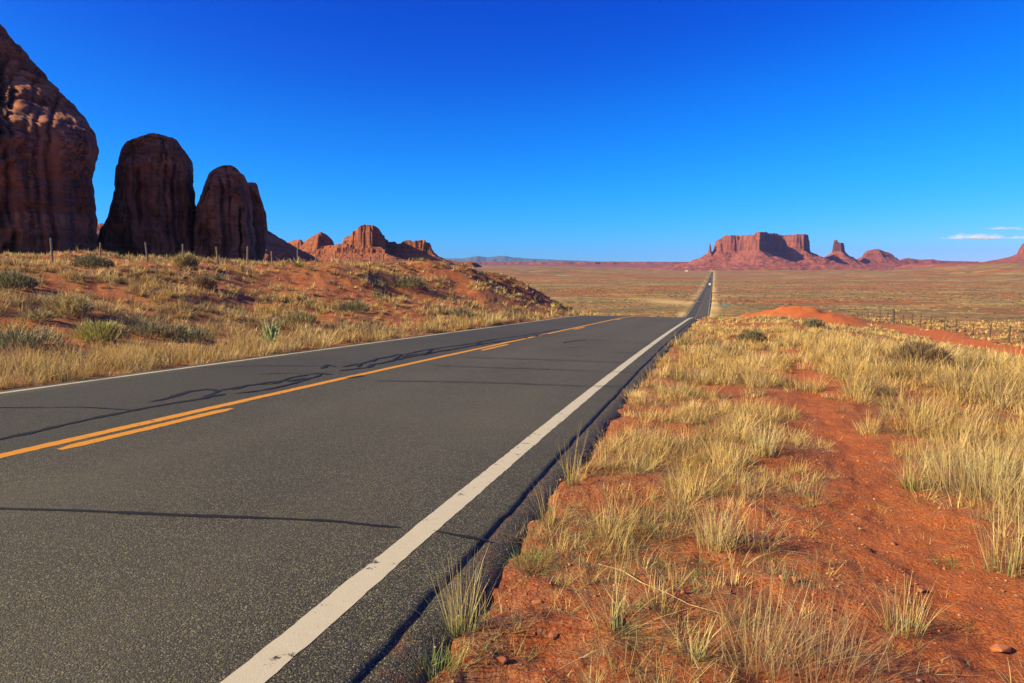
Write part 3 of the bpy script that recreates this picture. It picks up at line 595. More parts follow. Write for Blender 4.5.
# ------------------------------------------------------------------ plants
STRAW = np.array([[.60, .45, .17], [.68, .53, .24], [.54, .37, .13], [.50, .38, .16], [.74, .60, .31]])
BROWN = np.array([[.30, .19, .10], [.24, .16, .09], [.36, .24, .13]])
GREEN = np.array([[.11, .15, .035], [.15, .18, .05], [.20, .22, .07]])
SAGE = np.array([[.24, .22, .12], [.30, .26, .14], [.19, .165, .09]])
def blades(root, az, lean, h, w, curl, c0, c1, nseg=2):
    """strips growing from root: returns vertices, quads and colours"""
    n = len(h); u = np.linspace(0, 1, nseg + 1)[None]
    hd = h[:, None] * (np.sin(lean)[:, None] * u + curl[:, None] * u * u * .6); vz = h[:, None] * (np.cos(lean)[:, None] * u - curl[:, None] * u * u * .38)
    wa = az + rng.uniform(.6, 2.5, n); ww = w[:, None] * .5 * (1 - .88 * u ** 1.4)
    C = np.stack([root[:, 0:1] + np.sin(az)[:, None] * hd, root[:, 1:2] + np.cos(az)[:, None] * hd, root[:, 2:3] + vz], -1)
    O = np.stack([np.sin(wa)[:, None] * ww, np.cos(wa)[:, None] * ww, 0 * ww], -1)
    V = np.stack([C - O, C + O], 2)                                       # n, seg+1, 2, 3
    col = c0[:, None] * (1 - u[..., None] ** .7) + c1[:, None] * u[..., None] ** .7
    T = np.repeat(col[:, :, None], 2, 2)
    k = np.arange(nseg); q = np.stack([2 * k, 2 * k + 1, 2 * k + 3, 2 * k + 2], -1)
    F = (np.arange(n)[:, None, None] * (2 * (nseg + 1)) + q[None]).reshape(-1, 4)
    return V.reshape(-1, 3), F, T.reshape(-1, 3)
def pick(pal, n): return pal[rng.integers(0, len(pal), n)] * rng.uniform(.78, 1.18, (n, 1))
def tufts(x, y, h, spread, nb, w, lean, ctop, cbase, nseg=2, z=None, wind=.0):
    """x, y, h ... per tuft; nb blades each"""
    n = len(x); i = np.repeat(np.arange(n), nb); m = n * nb
    a = rng.uniform(0, 2 * math.pi, m); rr = np.sqrt(rng.uniform(0, 1, m)); rx = x[i] + np.sin(a) * rr * spread[i]; ry = y[i] + np.cos(a) * rr * spread[i]
    zz = (height(x, y) if z is None else z)[i]
    az = a + rng.normal(0, .7, m); ln = np.abs(rng.normal(.25, .75, m)) * lean[i] * (.35 + .9 * rr) + .02
    bh = h[i] * rng.uniform(.35, 1.05, m) ** 1.0; cu = np.abs(rng.normal(.22, .25, m)) * (lean[i] + .1)
    g = rng.uniform(.8, 1.15, m)[:, None]
    return blades(np.stack([rx, ry, zz - .01], 1), az, np.minimum(ln, 1.45), bh, w[i] * rng.uniform(.7, 1.3, m), cu, cbase[i] * g, ctop[i] * g, nseg)
def join(parts):
    V = []; F = []; T = []; n = 0
    for v, f, t in parts: V.append(v); F.append(f + n); T.append(t); n += len(v)
    return np.concatenate(V), np.concatenate(F), np.concatenate(T)
def scatter(r0, r1, dens, a0=-41, a1=41):
    A = R(a1 - a0) * .5 * (r1 * r1 - r0 * r0); n = int(A * dens); r = np.sqrt(rng.uniform(r0 * r0, r1 * r1, n)); a = rng.uniform(R(a0), R(a1), n)
    return r * np.sin(a), r * np.cos(a)
def tcolors(x, y, n):
    k = fbm(x / 5., y / 5., 50., 3) + rng.normal(0, .55, n); g = fbm(x / 3., y / 3., 60., 3) + rng.normal(0, .5, n)
    top = pick(STRAW, n) * [1.05, .92, .80]; base = top * .8
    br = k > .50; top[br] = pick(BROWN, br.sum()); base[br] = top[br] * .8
    gr = (g > 1.1) & ~br; base[gr] = pick(GREEN, gr.sum()); sg = (g > 1.15) & ~br; top[sg] = pick(SAGE, sg.sum()) * 1.3
    return top, base
KEEP = []                                            # places where single plants stand: (x, y, radius)
SINGLE = []
def single(px, py, name, label, cat, kind, h, spread, nb, wmul=1., lean=.6, pal=STRAW, base=None, group=None, seed=None, az=None):
    SINGLE.append((px, py, name, label, cat, kind, h, spread, nb, wmul, lean, pal, base, group, az))
    p = hit(px, py); KEEP.append((p[0], p[1], spread * (1.1 if kind == 0 else 1.5) + .05))
exec_single = []
TU = 'single grass tufts on the red soil'; SH = 'desert shrubs on the roadside bank'
# right of the road, near
single(463, 632, 'grass_tuft', 'tall pale grass tuft with green base, growing against the broken asphalt edge in front', 'grass tuft', 0, .42, .07, 130, 1, .42, STRAW, GREEN, TU)
single(437, 676, 'grass_tuft', 'low green grass tuft in the bottom foreground, touching the asphalt edge', 'grass tuft', 0, .17, .10, 150, 1, .9, GREEN * 1.7, GREEN, TU)
single(612, 632, 'grass_tuft', 'wide open tuft of stiff straw stalks with a green heart, on bare red gravel', 'grass tuft', 0, .36, .08, 90, 1, 1.15, STRAW, GREEN, TU)
single(531, 566, 'grass_tuft', 'short bright green tuft near the asphalt, just beyond the end of the long tar crack', 'grass tuft', 0, .16, .12, 200, 1, .9, GREEN * 1.6, GREEN, TU)
single(571, 486, 'grass_tuft', 'few thin upright straw stalks standing at the very edge of the asphalt', 'grass tuft', 0, .52, .05, 34, .9, .22, STRAW, GREEN, TU)
single(549, 521, 'grass_tuft', 'thin pale stalks at the asphalt edge above the short green tuft', 'grass tuft', 0, .34, .06, 50, .9, .35, STRAW, GREEN, TU)
single(716, 545, 'grass_tuft', 'dense pale straw tuft left of the footpath, brightest in the middle foreground', 'grass tuft', 0, .36, .12, 240, 1, .55, STRAW * 1.05, STRAW * .7, TU)
single(757, 548, 'grass_tuft', 'sprawling straw tuft leaning right, beside the brightest pale tuft', 'grass tuft', 0, .36, .10, 120, 1, 1.0, STRAW, BROWN, TU)
single(692, 657, 'grass_tuft', 'small tuft with vivid green base and bent straw blades in the bottom foreground', 'grass tuft', 0, .22, .06, 90, 1, .8, STRAW, GREEN, TU)
single(905, 632, 'grass_tuft', 'pale whitish tuft with green leaves standing alone on the footpath side', 'grass tuft', 0, .27, .08, 110, 1, .5, STRAW * 1.1, GREEN, TU)
single(1012, 572, 'grass_tuft', 'tall see-through dry stalks with green foot at the right edge of the picture', 'grass tuft', 0, .50, .13, 90, 1, .4, STRAW, GREEN, TU)
single(765, 455, 'grass_tuft', 'upright bright straw tuft left of the narrow part of the footpath', 'grass tuft', 0, .38, .12, 200, 1, .45, STRAW * 1.05, STRAW * .7, TU)
single(914, 489, 'grass_tuft', 'straw tuft with dark green foot at the right lip of the footpath', 'grass tuft', 0, .40, .10, 150, 1, .6, STRAW, GREEN, TU)
single(820, 672, 'dead_shrub', 'wiry brown leafless shrub in the bottom foreground right of centre', 'shrub', 0, .40, .22, 420, .7, .75, BROWN * 1.25, BROWN, SH)
single(756, 668, 'grass_tuft', 'loose tuft of long bent straw blades left of the wiry brown shrub', 'grass tuft', 0, .46, .16, 170, .9, .7, STRAW * .95, BROWN, TU)
single(954, 566, 'low_weed', 'flat dark green weed in the middle of the footpath', 'weed', 0, .07, .10, 130, 1.2, 1.5, GREEN, GREEN)
single(963, 636, 'low_weed', 'dark prostrate weed with a grey stem on the right half of the footpath', 'weed', 0, .08, .13, 130, 1.2, 1.5, GREEN * .8, SAGE * .6)
single(704, 578, 'low_weed', 'small dark green rosette weed left of the footpath below the pale straw tuft', 'weed', 0, .08, .06, 90, 1.3, 1.2, GREEN * 1.1, GREEN)
single(989, 498, 'grass_clump', 'big fluffy clump of dry brown grass right of the footpath', 'grass clump', 0, .55, .42, 900, .8, .6, STRAW * .85, BROWN, TU)
# left bank
single(14, 290, 'sagebrush', 'grey green sagebrush mound at the left edge of the picture high on the bank', 'shrub', 1, .75, .8, 900, 1, .9, SAGE * 1.0, SAGE * .6, SH)
single(70, 318, 'dry_bush', 'round straw coloured bush with a dark right side on the bare red bank', 'bush', 1, .75, .62, 800, 1, .9, STRAW * .8, BROWN, SH)
single(36, 320, 'dry_bush', 'flattened grey straw bush lying on bare red soil, left of the round straw bush', 'bush', 1, .32, .5, 420, 1, 1.2, STRAW * .65, SAGE, SH)
single(100, 342, 'rabbitbrush', 'yellow green rabbitbrush on the bank between the road and the round straw bush', 'bush', 1, .62, .55, 800, 1, .7, np.array([[.50, .44, .13], [.42, .38, .11], [.36, .32, .10]]), SAGE, SH)
single(270, 346, 'yucca', 'pale lime green spiky plant standing in straw grass near the far road edge', 'plant', 1, .62, .25, 110, 2.2, .5, np.array([[.42, .46, .17], [.50, .50, .24]]), GREEN * 1.4)
single(298, 326, 'dry_bush', 'broad grey green bush with a straw top behind the spiky lime green plant', 'bush', 1, .62, .75, 700, 1, .75, STRAW * .6, SAGE, SH)
single(204, 288, 'sagebrush', 'small dark dome shaped bush on the upper bank below the middle monolith', 'shrub', 1, .62, .55, 600, 1, .9, BROWN, SAGE * .6, SH)
single(95, 268, 'sagebrush', 'dark bush on the crest of the bank under the gap between monoliths', 'shrub', 1, .65, .85, 600, 1, .9, SAGE * .8, SAGE * .5, SH)
single(186, 268, 'sagebrush', 'tufted bush with a tan top on the bank crest below the cleft of the monoliths', 'shrub', 1, .95, .55, 600, 1, .6, STRAW * .7, SAGE * .7, SH)
single(150, 336, 'sagebrush', 'wide low dark grey shrub on the mid bank right of the rabbitbrush', 'shrub', 1, .4, .9, 800, 1, 1.1, SAGE * .9, SAGE * .5, SH)
single(18, 352, 'sagebrush', 'grey brown shrub low on the bank at the left edge of the picture', 'shrub', 1, .55, .8, 800, 1, .9, SAGE * 1.05, SAGE * .6, SH)
single(185, 342, 'sagebrush', 'grey shrub low on the bank left of the spiky lime green plant', 'shrub', 1, .42, .8, 600, 1, 1.0, SAGE * .9, SAGE * .5, SH)
single(408, 288, 'sagebrush', 'olive shrub mound on the red slope near the right end of the bank', 'shrub', 1, .85, 1.3, 600, 1, .9, SAGE * .9, SAGE * .6, SH)
single(352, 312, 'sagebrush', 'dull olive bush in red soil halfway along the lower bank', 'shrub', 1, .6, .9, 500, 1, .9, SAGE, SAGE * .6, SH)
single(462, 318, 'sagebrush', 'small olive cushion shrub beside the road near the end of the bank', 'shrub', 1, .55, .8, 400, 1, .9, SAGE * 1.1, SAGE * .6, SH)
# right, middle distance
single(752, 342, 'sagebrush', 'dark grey shrub beside the footpath where it meets the rise', 'shrub', 1, .45, .5, 500, 1, .9, SAGE * .8, BROWN * .7)
single(922, 368, 'sagebrush', 'dark purplish brown shrub in the tall straw field right of the footpath', 'shrub', 1, .62, .7, 800, 1, .8, BROWN * .8, BROWN * .5)
single(813, 327, 'sagebrush', 'small lone grey shrub just in front of the red earth heap', 'shrub', 1, .55, .55, 300, 1, .8, SAGE, SAGE * .6)
KX = np.array(KEEP)
def free(x, y):
    ok = np.ones(len(x), bool)
    for a, b_, c in KX: ok &= np.hypot(x - a, y - b_) > c
    return ok
def pxw(r, k): return np.maximum(.0032, k * r / 683.)

parts = []
# nearest ground, right of the road: fine blades
def zone(r0, r1, dens, nb, k, nseg, hmul=1., a0=-41, a1=41):
    x, y = scatter(r0, r1, dens, a0, a1); v = veg(x, y); keep = (rng.uniform(0, 1, len(x)) < np.clip(v, 0, 1)) & free(x, y); x = x[keep]; y = y[keep]; v = v[keep]
    s, t = to_st(x, y); r = np.hypot(x, y); n = len(x)
    top, base = tcolors(x, y, n)
    right = t - cen(s) > 0
    tall = sst(.2, .9, t - pth(s)) * sst(2.2, 5, s) * right + .55 * sst(5, 10, s) * right
    h = (.09 + .12 * np.clip(v, 0, 1) + .15 * tall + .13 * (~right)) * rng.uniform(.55, 1.35, n) * hmul
    h = h * np.where(right, 1 - .45 * sst(18, 40, s), 1.0) * (1 + .30 * fbm(x / 1.1, y / 1.1, 44., 2))
    edge = (~right) & (EDGE_L - (t - cen(s)) < 2.2); h = np.where(edge, h * 1.25, h)
    gr = right & (t < pth(s) - .3) & (rng.uniform(0, 1, n) < .5 * sst(9, 3.5, s)); base[gr] = pick(GREEN, gr.sum())
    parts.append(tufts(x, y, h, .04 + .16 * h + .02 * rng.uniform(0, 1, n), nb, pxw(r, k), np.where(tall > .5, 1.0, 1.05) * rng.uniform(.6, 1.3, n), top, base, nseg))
    return n
def bushes(r0, r1, dens, nb, k):
    x, y = scatter(r0, r1, dens); st_ = to_st(x, y); tau = st_[1] - cen(st_[0]); left = tau < 0; v = veg(x, y)
    keep = (((tau < EDGE_L - 1.2) & (v > .08) & (rng.uniform(0, 1, len(x)) < .5)) | ((st_[1] > pth(st_[0]) + .9) & (v > .4) & (rng.uniform(0, 1, len(x)) < .70)) | ((tau > EDGE_R + 1.) & (st_[0] > 9) & (v > .5) & (rng.uniform(0, 1, len(x)) < .15))) & free(x, y)
    x = x[keep]; y = y[keep]; n = len(x); q = rng.uniform(0, 1, n)[:, None]; left = left[keep]
    top = np.where(q < .38, pick(SAGE, n), np.where(q < .70, pick(BROWN, n), np.where(q < .78, pick(GREEN, n) * 1.5, pick(STRAW, n) * .9))); hh = rng.uniform(.16, .42, n) * np.where(left, 1.25, .9)
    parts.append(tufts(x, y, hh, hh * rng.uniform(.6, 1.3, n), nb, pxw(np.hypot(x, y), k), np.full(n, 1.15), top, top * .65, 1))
zone(1.7, 4.5, 60, 30, .40, 3)
zone(4.5, 9, 46, 38, .40, 3)
zone(9, 18, 30, 36, .42, 2)
zone(18, 36, 14.0, 28, .50, 2, 1.1)
zone(36, 75, 4.6, 15, .8, 1, 1.2)
zone(75, 130, 1.5, 11, 1.0, 1, 1.4)
x, y = scatter(1.7, 10, 55); s, t = to_st(x, y); ok = (t - cen(s) > EDGE_R + .15) & (rng.uniform(0, 1, len(x)) < np.clip(.45 + .6 * fbm(x / .9, y / .9, 88., 3), .03, 1) * (.25 + .75 * sst(.12, .45, np.abs(t - pth(s))))) & free(x, y)
x = x[ok]; y = y[ok]; n = len(x); top, base = tcolors(x, y, n); gq = rng.uniform(0, 1, n) < .22; base[gq] = pick(GREEN, gq.sum()); top[gq] = pick(GREEN, gq.sum()) * 1.5
parts.append(tufts(x, y, rng.uniform(.03, .09, n), rng.uniform(.015, .05, n), 12, np.full(n, .0028), np.full(n, 1.35), top * .9, base, 1))
bushes(7, 22, .6, 110, .7); bushes(22, 60, .38, 60, .9); bushes(60, 130, .12, 30, 1.1)
V, F, Tn = join(parts); o = link('dry_grass', npmesh('dry_grass', V, F, Tn), M_plant); o['kind'] = 'stuff'
print('grass quads', len(F))
# dead leaf and stem litter lying on the red soil
x, y = scatter(1.7, 10, 800); s, t = to_st(x, y); v = veg(x, y)
ok = (t - cen(s) > EDGE_R + .15) & (rng.uniform(0, 1, len(x)) < .25 + .75 * v) & (np.abs(t - pth(s)) > .2 * rng.uniform(0, 2, len(x))); x = x[ok]; y = y[ok]; n = len(x)
col = np.where((rng.uniform(0, 1, n) < .45)[:, None], pick(STRAW, n) * .9, pick(BROWN, n) * .8)
V, F, Tn = blades(np.stack([x, y, height(x, y) + .004], 1), rng.uniform(0, 6.28, n), rng.uniform(1.30, 1.53, n), .03 + .17 * rng.uniform(0, 1, n) ** 2.5, rng.uniform(.002, .0045, n), np.zeros(n), col, col, 1)
o = link('plant_litter', npmesh('plant_litter', V, F, Tn), M_plant); o['kind'] = 'stuff'
# scrub on the plain
x, y = scatter(110, 1500, .03); s, t = to_st(x, y); r = np.hypot(x, y); ok = (np.abs(t - cen(s) - .5) > 7) & (rng.uniform(0, 1, len(x)) < np.clip(.45 + .8 * fbm(x / 45., y / 45., 70., 3), .03, 1) * np.clip(500 / r, .22, 1))
ok &= ((x - 93) / 15) ** 2 + ((y - 400) / 48) ** 2 > .6
x = x[ok]; y = y[ok]; r = r[ok]; n = len(x); k = rng.uniform(0, 1, n)[:, None]
top = np.where(k < .40, pick(SAGE, n) * .8, np.where(k < .8, pick(STRAW, n) * .8, pick(BROWN, n)))
V, F, Tn = tufts(x, y, rng.uniform(.35, .9, n), rng.uniform(.4, 1.2, n), 9, np.clip(.9 * r / 683., .2, .8), np.full(n, .7), top, top * .7, 1, z=height(x, y, False))
o = link('plain_scrub', npmesh('plain_scrub', V, F, Tn), M_plant); o['kind'] = 'stuff'; print('scrub', n)
# single plants
for (px, py, name, label, cat, kind, h, spread, nb, wm, lean, pal, base, group, az) in SINGLE:
    p = hit(px, py); x0, y0 = p[0], p[1]; z0 = float(height(x0, y0)[0]); r = math.hypot(x0, y0)
    if kind == 0:
        one = np.ones(1); V, F, Tn = tufts(np.zeros(1), np.zeros(1), one * h, one * spread, nb, one * max(.0026, .5 * r / 683) * wm, one * lean, np.ones((1, 3)), np.ones((1, 3)), 4, z=np.zeros(1))
        nv = 10; u = (np.arange(len(V)) % nv // 2 / 4.)[:, None]
        ct = np.repeat(pick(pal, nb), nv, 0); cb = np.repeat(pick(pal * .75 if base is None else base, nb), nv, 0); kk = np.clip(u * 1.6, 0, 1) ** .8; Tn = cb * (1 - kk) + ct * kk
    else:      # a rounded bush: many short shoots through a dome
        a = rng.uniform(0, 6.283, nb); q = np.sqrt(rng.uniform(0, 1, nb)); lob = 1 + .22 * np.sin(3 * a + px) + .12 * np.sin(7 * a)
        rx = np.sin(a) * q * spread * lob; ry = np.cos(a) * q * spread * lob; dome = h * np.sqrt(np.clip(1 - (q * .97) ** 2.2, 0, 1)) * (1 + .16 * fbm(rx / .3, ry / .3, px, 2))
        f0 = rng.uniform(0, .8, nb) ** .7; rt = np.stack([rx * .9, ry * .9, dome * f0 * .9 - .02], 1); sh = np.maximum(.10, (1.02 - f0) * dome * rng.uniform(.6, 1.2, nb))
        lf = np.repeat(np.clip(f0, 0, 1), 6)[:, None]; w = np.full(nb, max(.012, 1.0 * r / 683) * wm)
        ct = pick(pal, nb); cb = pick(base, nb); V, F, Tn = blades(rt, a + rng.normal(0, .5, nb), np.abs(rng.normal(.35, .4, nb)) * lean + q * .5 * lean, sh, w, rng.uniform(0, .25, nb), cb * .5 + ct * .5, ct, 2)
    o = link(name, npmesh(name, V, F, Tn), M_plant); o.location = (x0, y0, z0); tag(o, label, cat, group)

# ------------------------------------------------------------------ stones
def stone_mesh(n, size, flat=.58):
    """n little stones as faceted lumps: vertices, triangles"""
    g = (1 + 5 ** .5) / 2
    ic = np.array([(-1,g,0),(1,g,0),(-1,-g,0),(1,-g,0),(0,-1,g),(0,1,g),(0,-1,-g),(0,1,-g),(g,0,-1),(g,0,1),(-g,0,-1),(-g,0,1)]) / 1.9
    tf = np.array([(0,11,5),(0,5,1),(0,1,7),(0,7,10),(0,10,11),(1,5,9),(5,11,4),(11,10,2),(10,7,6),(7,1,8),(3,9,4),(3,4,2),(3,2,6),(3,6,8),(3,8,9),(4,9,5),(2,4,11),(6,2,10),(8,6,7),(9,8,1)])
    v = ic[None] * (1 + rng.uniform(-.42, .3, (n, 12, 1))) * size[:, None, None] * rng.uniform(.6, 1.15, (n, 1, 3)) * [1, 1, flat]
    a = rng.uniform(0, 6.28, n); c, s = np.cos(a)[:, None], np.sin(a)[:, None]
    v = np.stack([v[..., 0] * c - v[..., 1] * s, v[..., 0] * s + v[..., 1] * c, v[..., 2]], -1)
    return v, (np.arange(n)[:, None, None] * 12 + tf[None]).reshape(-1, 3)
STONE = np.array([[.40, .12, .045], [.33, .09, .035], [.26, .07, .03], [.45, .17, .08], [.42, .30, .22], [.22, .10, .06], [.48, .14, .05]])
M_stone, nt, b = newmat('loose_stone', .9); T = NT(nt); T.l(T.mix(.35, T.attr('tint'), T.mix(T.noise(90), (.2, .06, .03), (.5, .22, .12))), b.inputs['Base Color'])
x, y = scatter(1.7, 8.5, 380); s, t = to_st(x, y); nn = fbm(x / .7, y / .7, 80., 3)
tl = t - cen(s) - EDGE_R; ok = (tl > .10 + .2 * rng.uniform(0, 1, len(x)) ** 2) & (rng.uniform(0, 1, len(x)) < np.clip(.30 + .7 * nn + .4 * sst(4.5, 2.5, s) * (t < .6), .03, 1)); x = x[ok]; y = y[ok]; n = len(x)
sz = .0035 + .008 * rng.uniform(0, 1, n) ** 3 + .010 * (rng.uniform(0, 1, n) < .012); v, f = stone_mesh(n, sz)
tl = tl[ok]; zl_ = np.where(tl < .22, np.maximum(height(x, y), road_z(s[ok]) - .014), height(x, y)); v += np.stack([x, y, zl_ + sz * .25], 1)[:, None]; c = np.repeat(pick(STONE, n), 12, 0)
o = link('gravel', npmesh('gravel', v.reshape(-1, 3), f, c), M_stone); o['kind'] = 'stuff'; print('gravel', n)
for px, py, sz, label, ci in [
    (795, 581, .030, 'rounded orange stone on red soil left of the footpath', 6), (1000, 652, .045, 'angular orange rock at the lower right, throwing a dark shadow', 6),
    (921, 592, .028, 'dark brown stone in the middle of the footpath', 5), (537, 604, .030, 'red stone lying between the two foreground tufts', 0),
    (553, 638, .024, 'flat red stone below the open straw tuft', 1), (503, 662, .030, 'dark red stone low in the foreground near the asphalt', 2),
    (1014, 610, .026, 'small dark red stone at the right edge of the footpath', 2)]:
    p = hit(px, py); bm = bmesh.new()
    for k in range(13):
        q = rng.normal(0, 1, 3); q = q / np.linalg.norm(q) * rng.uniform(.7, 1.05) * sz * [1.15, .85, .7]; bm.verts.new(q)
    bmesh.ops.convex_hull(bm, input=list(bm.verts)); bmesh.ops.delete(bm, geom=[v for v in bm.verts if not v.link_faces], context='VERTS')
    me = bpy.data.meshes.new('stone'); bm.to_mesh(me); bm.free(); at = me.attributes.new('tint', 'FLOAT_COLOR', 'POINT')
    for d_ in at.data: d_.color = (*(STONE[ci] * .85), 1)
    o = link('stone', me, M_stone); o.location = (p[0], p[1], float(height(p[0], p[1])[0]) + sz * .3)
    tag(o, label, 'stone', 'larger stones on the red soil')
# a long broken stalk lying on the ground
P = [hit(*q) for q in ((598, 566), (622, 574), (641, 587), (668, 596), (690, 609), (722, 619))]
mb = MB(); mb.tube([(p[0], p[1], float(height(p[0], p[1])[0]) + .012 + .006 * (i % 3)) for i, p in enumerate(P)], [.002, .0026, .003, .0028, .0024, .0012], 5)
o = mb.build('dry_stalk', plain('pale_straw_stalk', (.45, .32, .15), .8)); tag(o, 'long pale broken stalk lying across red soil right of the open straw tuft', 'stalk')

# ------------------------------------------------------------------ fences
M_wood = plain('weathered_fence_wood', (.20, .15, .11), .9, 0, .35); M_steel = plain('rusty_fence_steel', (.10, .065, .05), .7, .2, .3)
M_wire = plain('fence_wire', (.16, .13, .12), .5, .6)
def fence(name, label, ss, tt, tops, hts, mat, rad, wires, thick=None):
    s0, t0 = ss[0], tt[0]; root = thing(name, label, 'fence', (0, 0, 0)); pts = []
    for i, (s, t) in enumerate(zip(ss, tt)):
        x, y = to_xy(s, t); z = float(height(x, y)[0]); zt = z + hts[i]; pts.append(Vector((x, y, zt)))
        r = rad * (2.6 if thick == i else 1) * (1 + .15 * math.sin(i * 7.1)); dx, dy = .05 * math.sin(i * 3.3), .05 * math.cos(i * 5.1)
        mb = MB(); mb.tube([(0, 0, -.3), (0, 0, .1), (dx * .5, dy * .5, hts[i] * .6), (dx, dy, hts[i] - .02), (dx, dy, hts[i])], [r * 1.05, r * 1.05, r, r * .95, r * .6], 7)
        o = mb.build('fence_post', mat, root); o.location = (x, y, z)
        if thick == i: o['label'] = 'thicker dark corner post'
    if len(pts):
        root.location = (pts[0].x, pts[0].y, pts[0].z - hts[0])
        bpy.context.view_layer.update()
        for c in root.children: c.location = Vector(c.location) - root.location
    for dz in wires:
        mb = MB()
        for a, b_ in zip(pts[:-1], pts[1:]):
            L = [a.lerp(b_, k / 4) - root.location - Vector((0, 0, dz + .03 * (1 - (2 * k / 4 - 1) ** 2))) for k in range(5)]; mb.tube(L, .0045, 3)
        mb.build('wire', M_wire, root)
n = 32; fs = np.array([10.4 + 2.75 * i for i in range(n)]) + rng.uniform(-.15, .15, n); ft = -29 + rng.uniform(-.12, .12, n)
fz = height(*to_xy(fs, ft)); wanted = np.interp(fs, [10, 21, 25, 45, 60, 97], [1.2, 1.18, 1.12, 1.15, .95, .6])
hts = np.clip(wanted - fz, 1.1, 1.55) + rng.uniform(-.08, .1, n)
fence('wire_fence', 'wire fence of thin wooden posts along the crest of the bank before the monoliths', fs, ft, None, hts, M_wood, .05, (.12, .45, .8))
n = 18; fs = np.array([54 + 3.9 * i for i in range(n)]) + rng.uniform(-.3, .3, n); ft = 22.3 + rng.uniform(-.1, .1, n)
hts = 1.35 + rng.uniform(-.12, .12, n); hts[11] = 1.75
fence('wire_fence', 'wire fence of dark metal posts beside the red dirt strip on the right', fs, ft, None, hts, M_steel, .05, (.1, .4, .75), thick=11)

# ------------------------------------------------------------------ vehicles, sign and house far down the road
M_glass, nt, b = newmat('vehicle_glass', .08); b.inputs['Base Color'].default_value = (.02, .025, .03, 1); b.inputs['Specular IOR Level'].default_value = .6
M_tyre = plain('tyre_rubber', (.02, .02, .02), .85); M_rim = plain('wheel_rim', (.45, .45, .46), .35, .8)
M_lamp = plain('lamp_lens', (.75, .74, .70), .2); M_red = plain('tail_lamp', (.45, .02, .02), .3)
M_bump = plain('dark_bumper', (.03, .03, .032))
def carpaint(name, col):
    m = plain(name, col, .28, 0, .04); m.node_tree.nodes['Principled BSDF'].inputs['Coat Weight'].default_value = .6; return m
def wheel(root, x, y, r, w):
    mb = MB(); mb.tube([(-w / 2, 0, 0), (-w / 2 + .02, 0, 0), (w / 2 - .02, 0, 0), (w / 2, 0, 0)], [r * .92, r, r, r * .92], 18); o = mb.build('wheel', M_tyre, root); o.location = (x, y, r)
    mb = MB(); mb.tube([(-w / 2 - .012, 0, 0), (w / 2 + .012, 0, 0)], r * .58, 14); mb.build('rim', M_rim, o)
def side_body(outline, half, inset_z=None, tuck=.0):
    """a body from a side outline (y along the vehicle, z up), with rounded shoulders"""
    mb = MB(); n = len(outline); xs = (-half, -half + .10, half - .10, half); sc = (.93, 1, 1, .93); vs = []; cy = sum(p[0] for p in outline) / n
    zc = sum(p[1] for p in outline) / n
    for x, k in zip(xs, sc): vs += [(x, cy + (p[0] - cy) * (1 - (1 - k) * .25), zc + (p[1] - zc) * k) for p in outline]
    fs = [tuple(range(n)), tuple(range(4 * n - 1, 3 * n - 1, -1))]
    for j in range(3): fs += [(j*n+i, (j+1)*n+i, (j+1)*n+(i+1)%n, j*n+(i+1)%n) for i in range(n)]
    mb.add(vs, fs); return mb
def place(root, s, tau, away):
    p = road_pt(s, tau, .01); d = road_pt(s + 2, tau) - road_pt(s - 2, tau); root.location = tuple(p)
    rz = math.atan2(-d[0], d[1]); pit = math.atan2(d[2], math.hypot(d[0], d[1])); root.rotation_euler = (pit if away else -pit, 0, rz if away else rz + math.pi)
def make_car(label, mat, suv=False):
    root = thing('car', label, 'car', group='vehicles far down the road'); h = .25 if suv else 0
    side_body([(-2.15, .32), (-2.2, .65), (-2.1, .95 + h), (-1.0, 1.0 + h), (.9, 1.0 + h), (1.9, .88 + h), (2.2, .62), (2.15, .32)], .9).build('body', mat, root)
    c = side_body([(-1.95 if suv else -1.6, .98 + h), (-1.6 if suv else -1.1, 1.42 + h), (.25, 1.45 + h), (1.05, .98 + h)], .80).build('cabin', mat, root)
    mb = MB(); mb.box(-.812, -1.25, 1.06 + h, .812, .45, 1.33 + h); mb.build('side_window', M_glass, root)
    mb = MB(); mb.add([(-.68, 1.03, 1.03 + h), (.68, 1.03, 1.03 + h), (.62, .36, 1.41 + h), (-.62, .36, 1.41 + h)], [(0, 1, 2, 3)]); mb.add([(-.68, .99, .98 + h), (.68, .99, .98 + h), (.62, .32, 1.38 + h), (-.62, .32, 1.38 + h)], [(3, 2, 1, 0)]); mb.build('windscreen', M_glass, root)
    for x in (-.62, .62):
        mb = MB(); mb.box(x - .18, 2.08, .62, x + .18, 2.2, .78, .02); mb.build('headlight', M_lamp, root)
        mb = MB(); mb.box(x - .16, -2.21, .70, x + .16, -2.1, .86, .02); mb.build('tail_light', M_red, root)
        for y in (-1.35, 1.4): wheel(root, x * 1.29, y, .33, .22)
    for y0, y1 in ((2.1, 2.25), (-2.25, -2.1)):
        mb = MB(); mb.box(-.85, y0, .34, .85, y1, .52, .03); mb.build('bumper', M_bump, root)
    return root
hr = hit_road
def s_at(y_px, tau):          # where along the far road a picture row falls
    S = np.arange(200, 3500, 1.); P = road_pt(S, tau); c_, s__ = math.cos(PITCH), math.sin(PITCH); v = 341.5 - 683 * (P[:, 1] * s__ + P[:, 2] * c_) / (P[:, 1] * c_ - P[:, 2] * s__)
    return float(np.interp(-y_px, -v, S))
car = make_car('dark blue grey car coming up the far stretch of road in the left lane', carpaint('dark_blue_paint', (.05, .075, .10))); place(car, s_at(303, -1.8), -1.8, False)
van = thing('motorhome', 'white boxy motorhome driving away down the middle of the far road', 'motorhome', group='vehicles far down the road')
M_wp = carpaint('white_vehicle_paint', (.80, .80, .79))
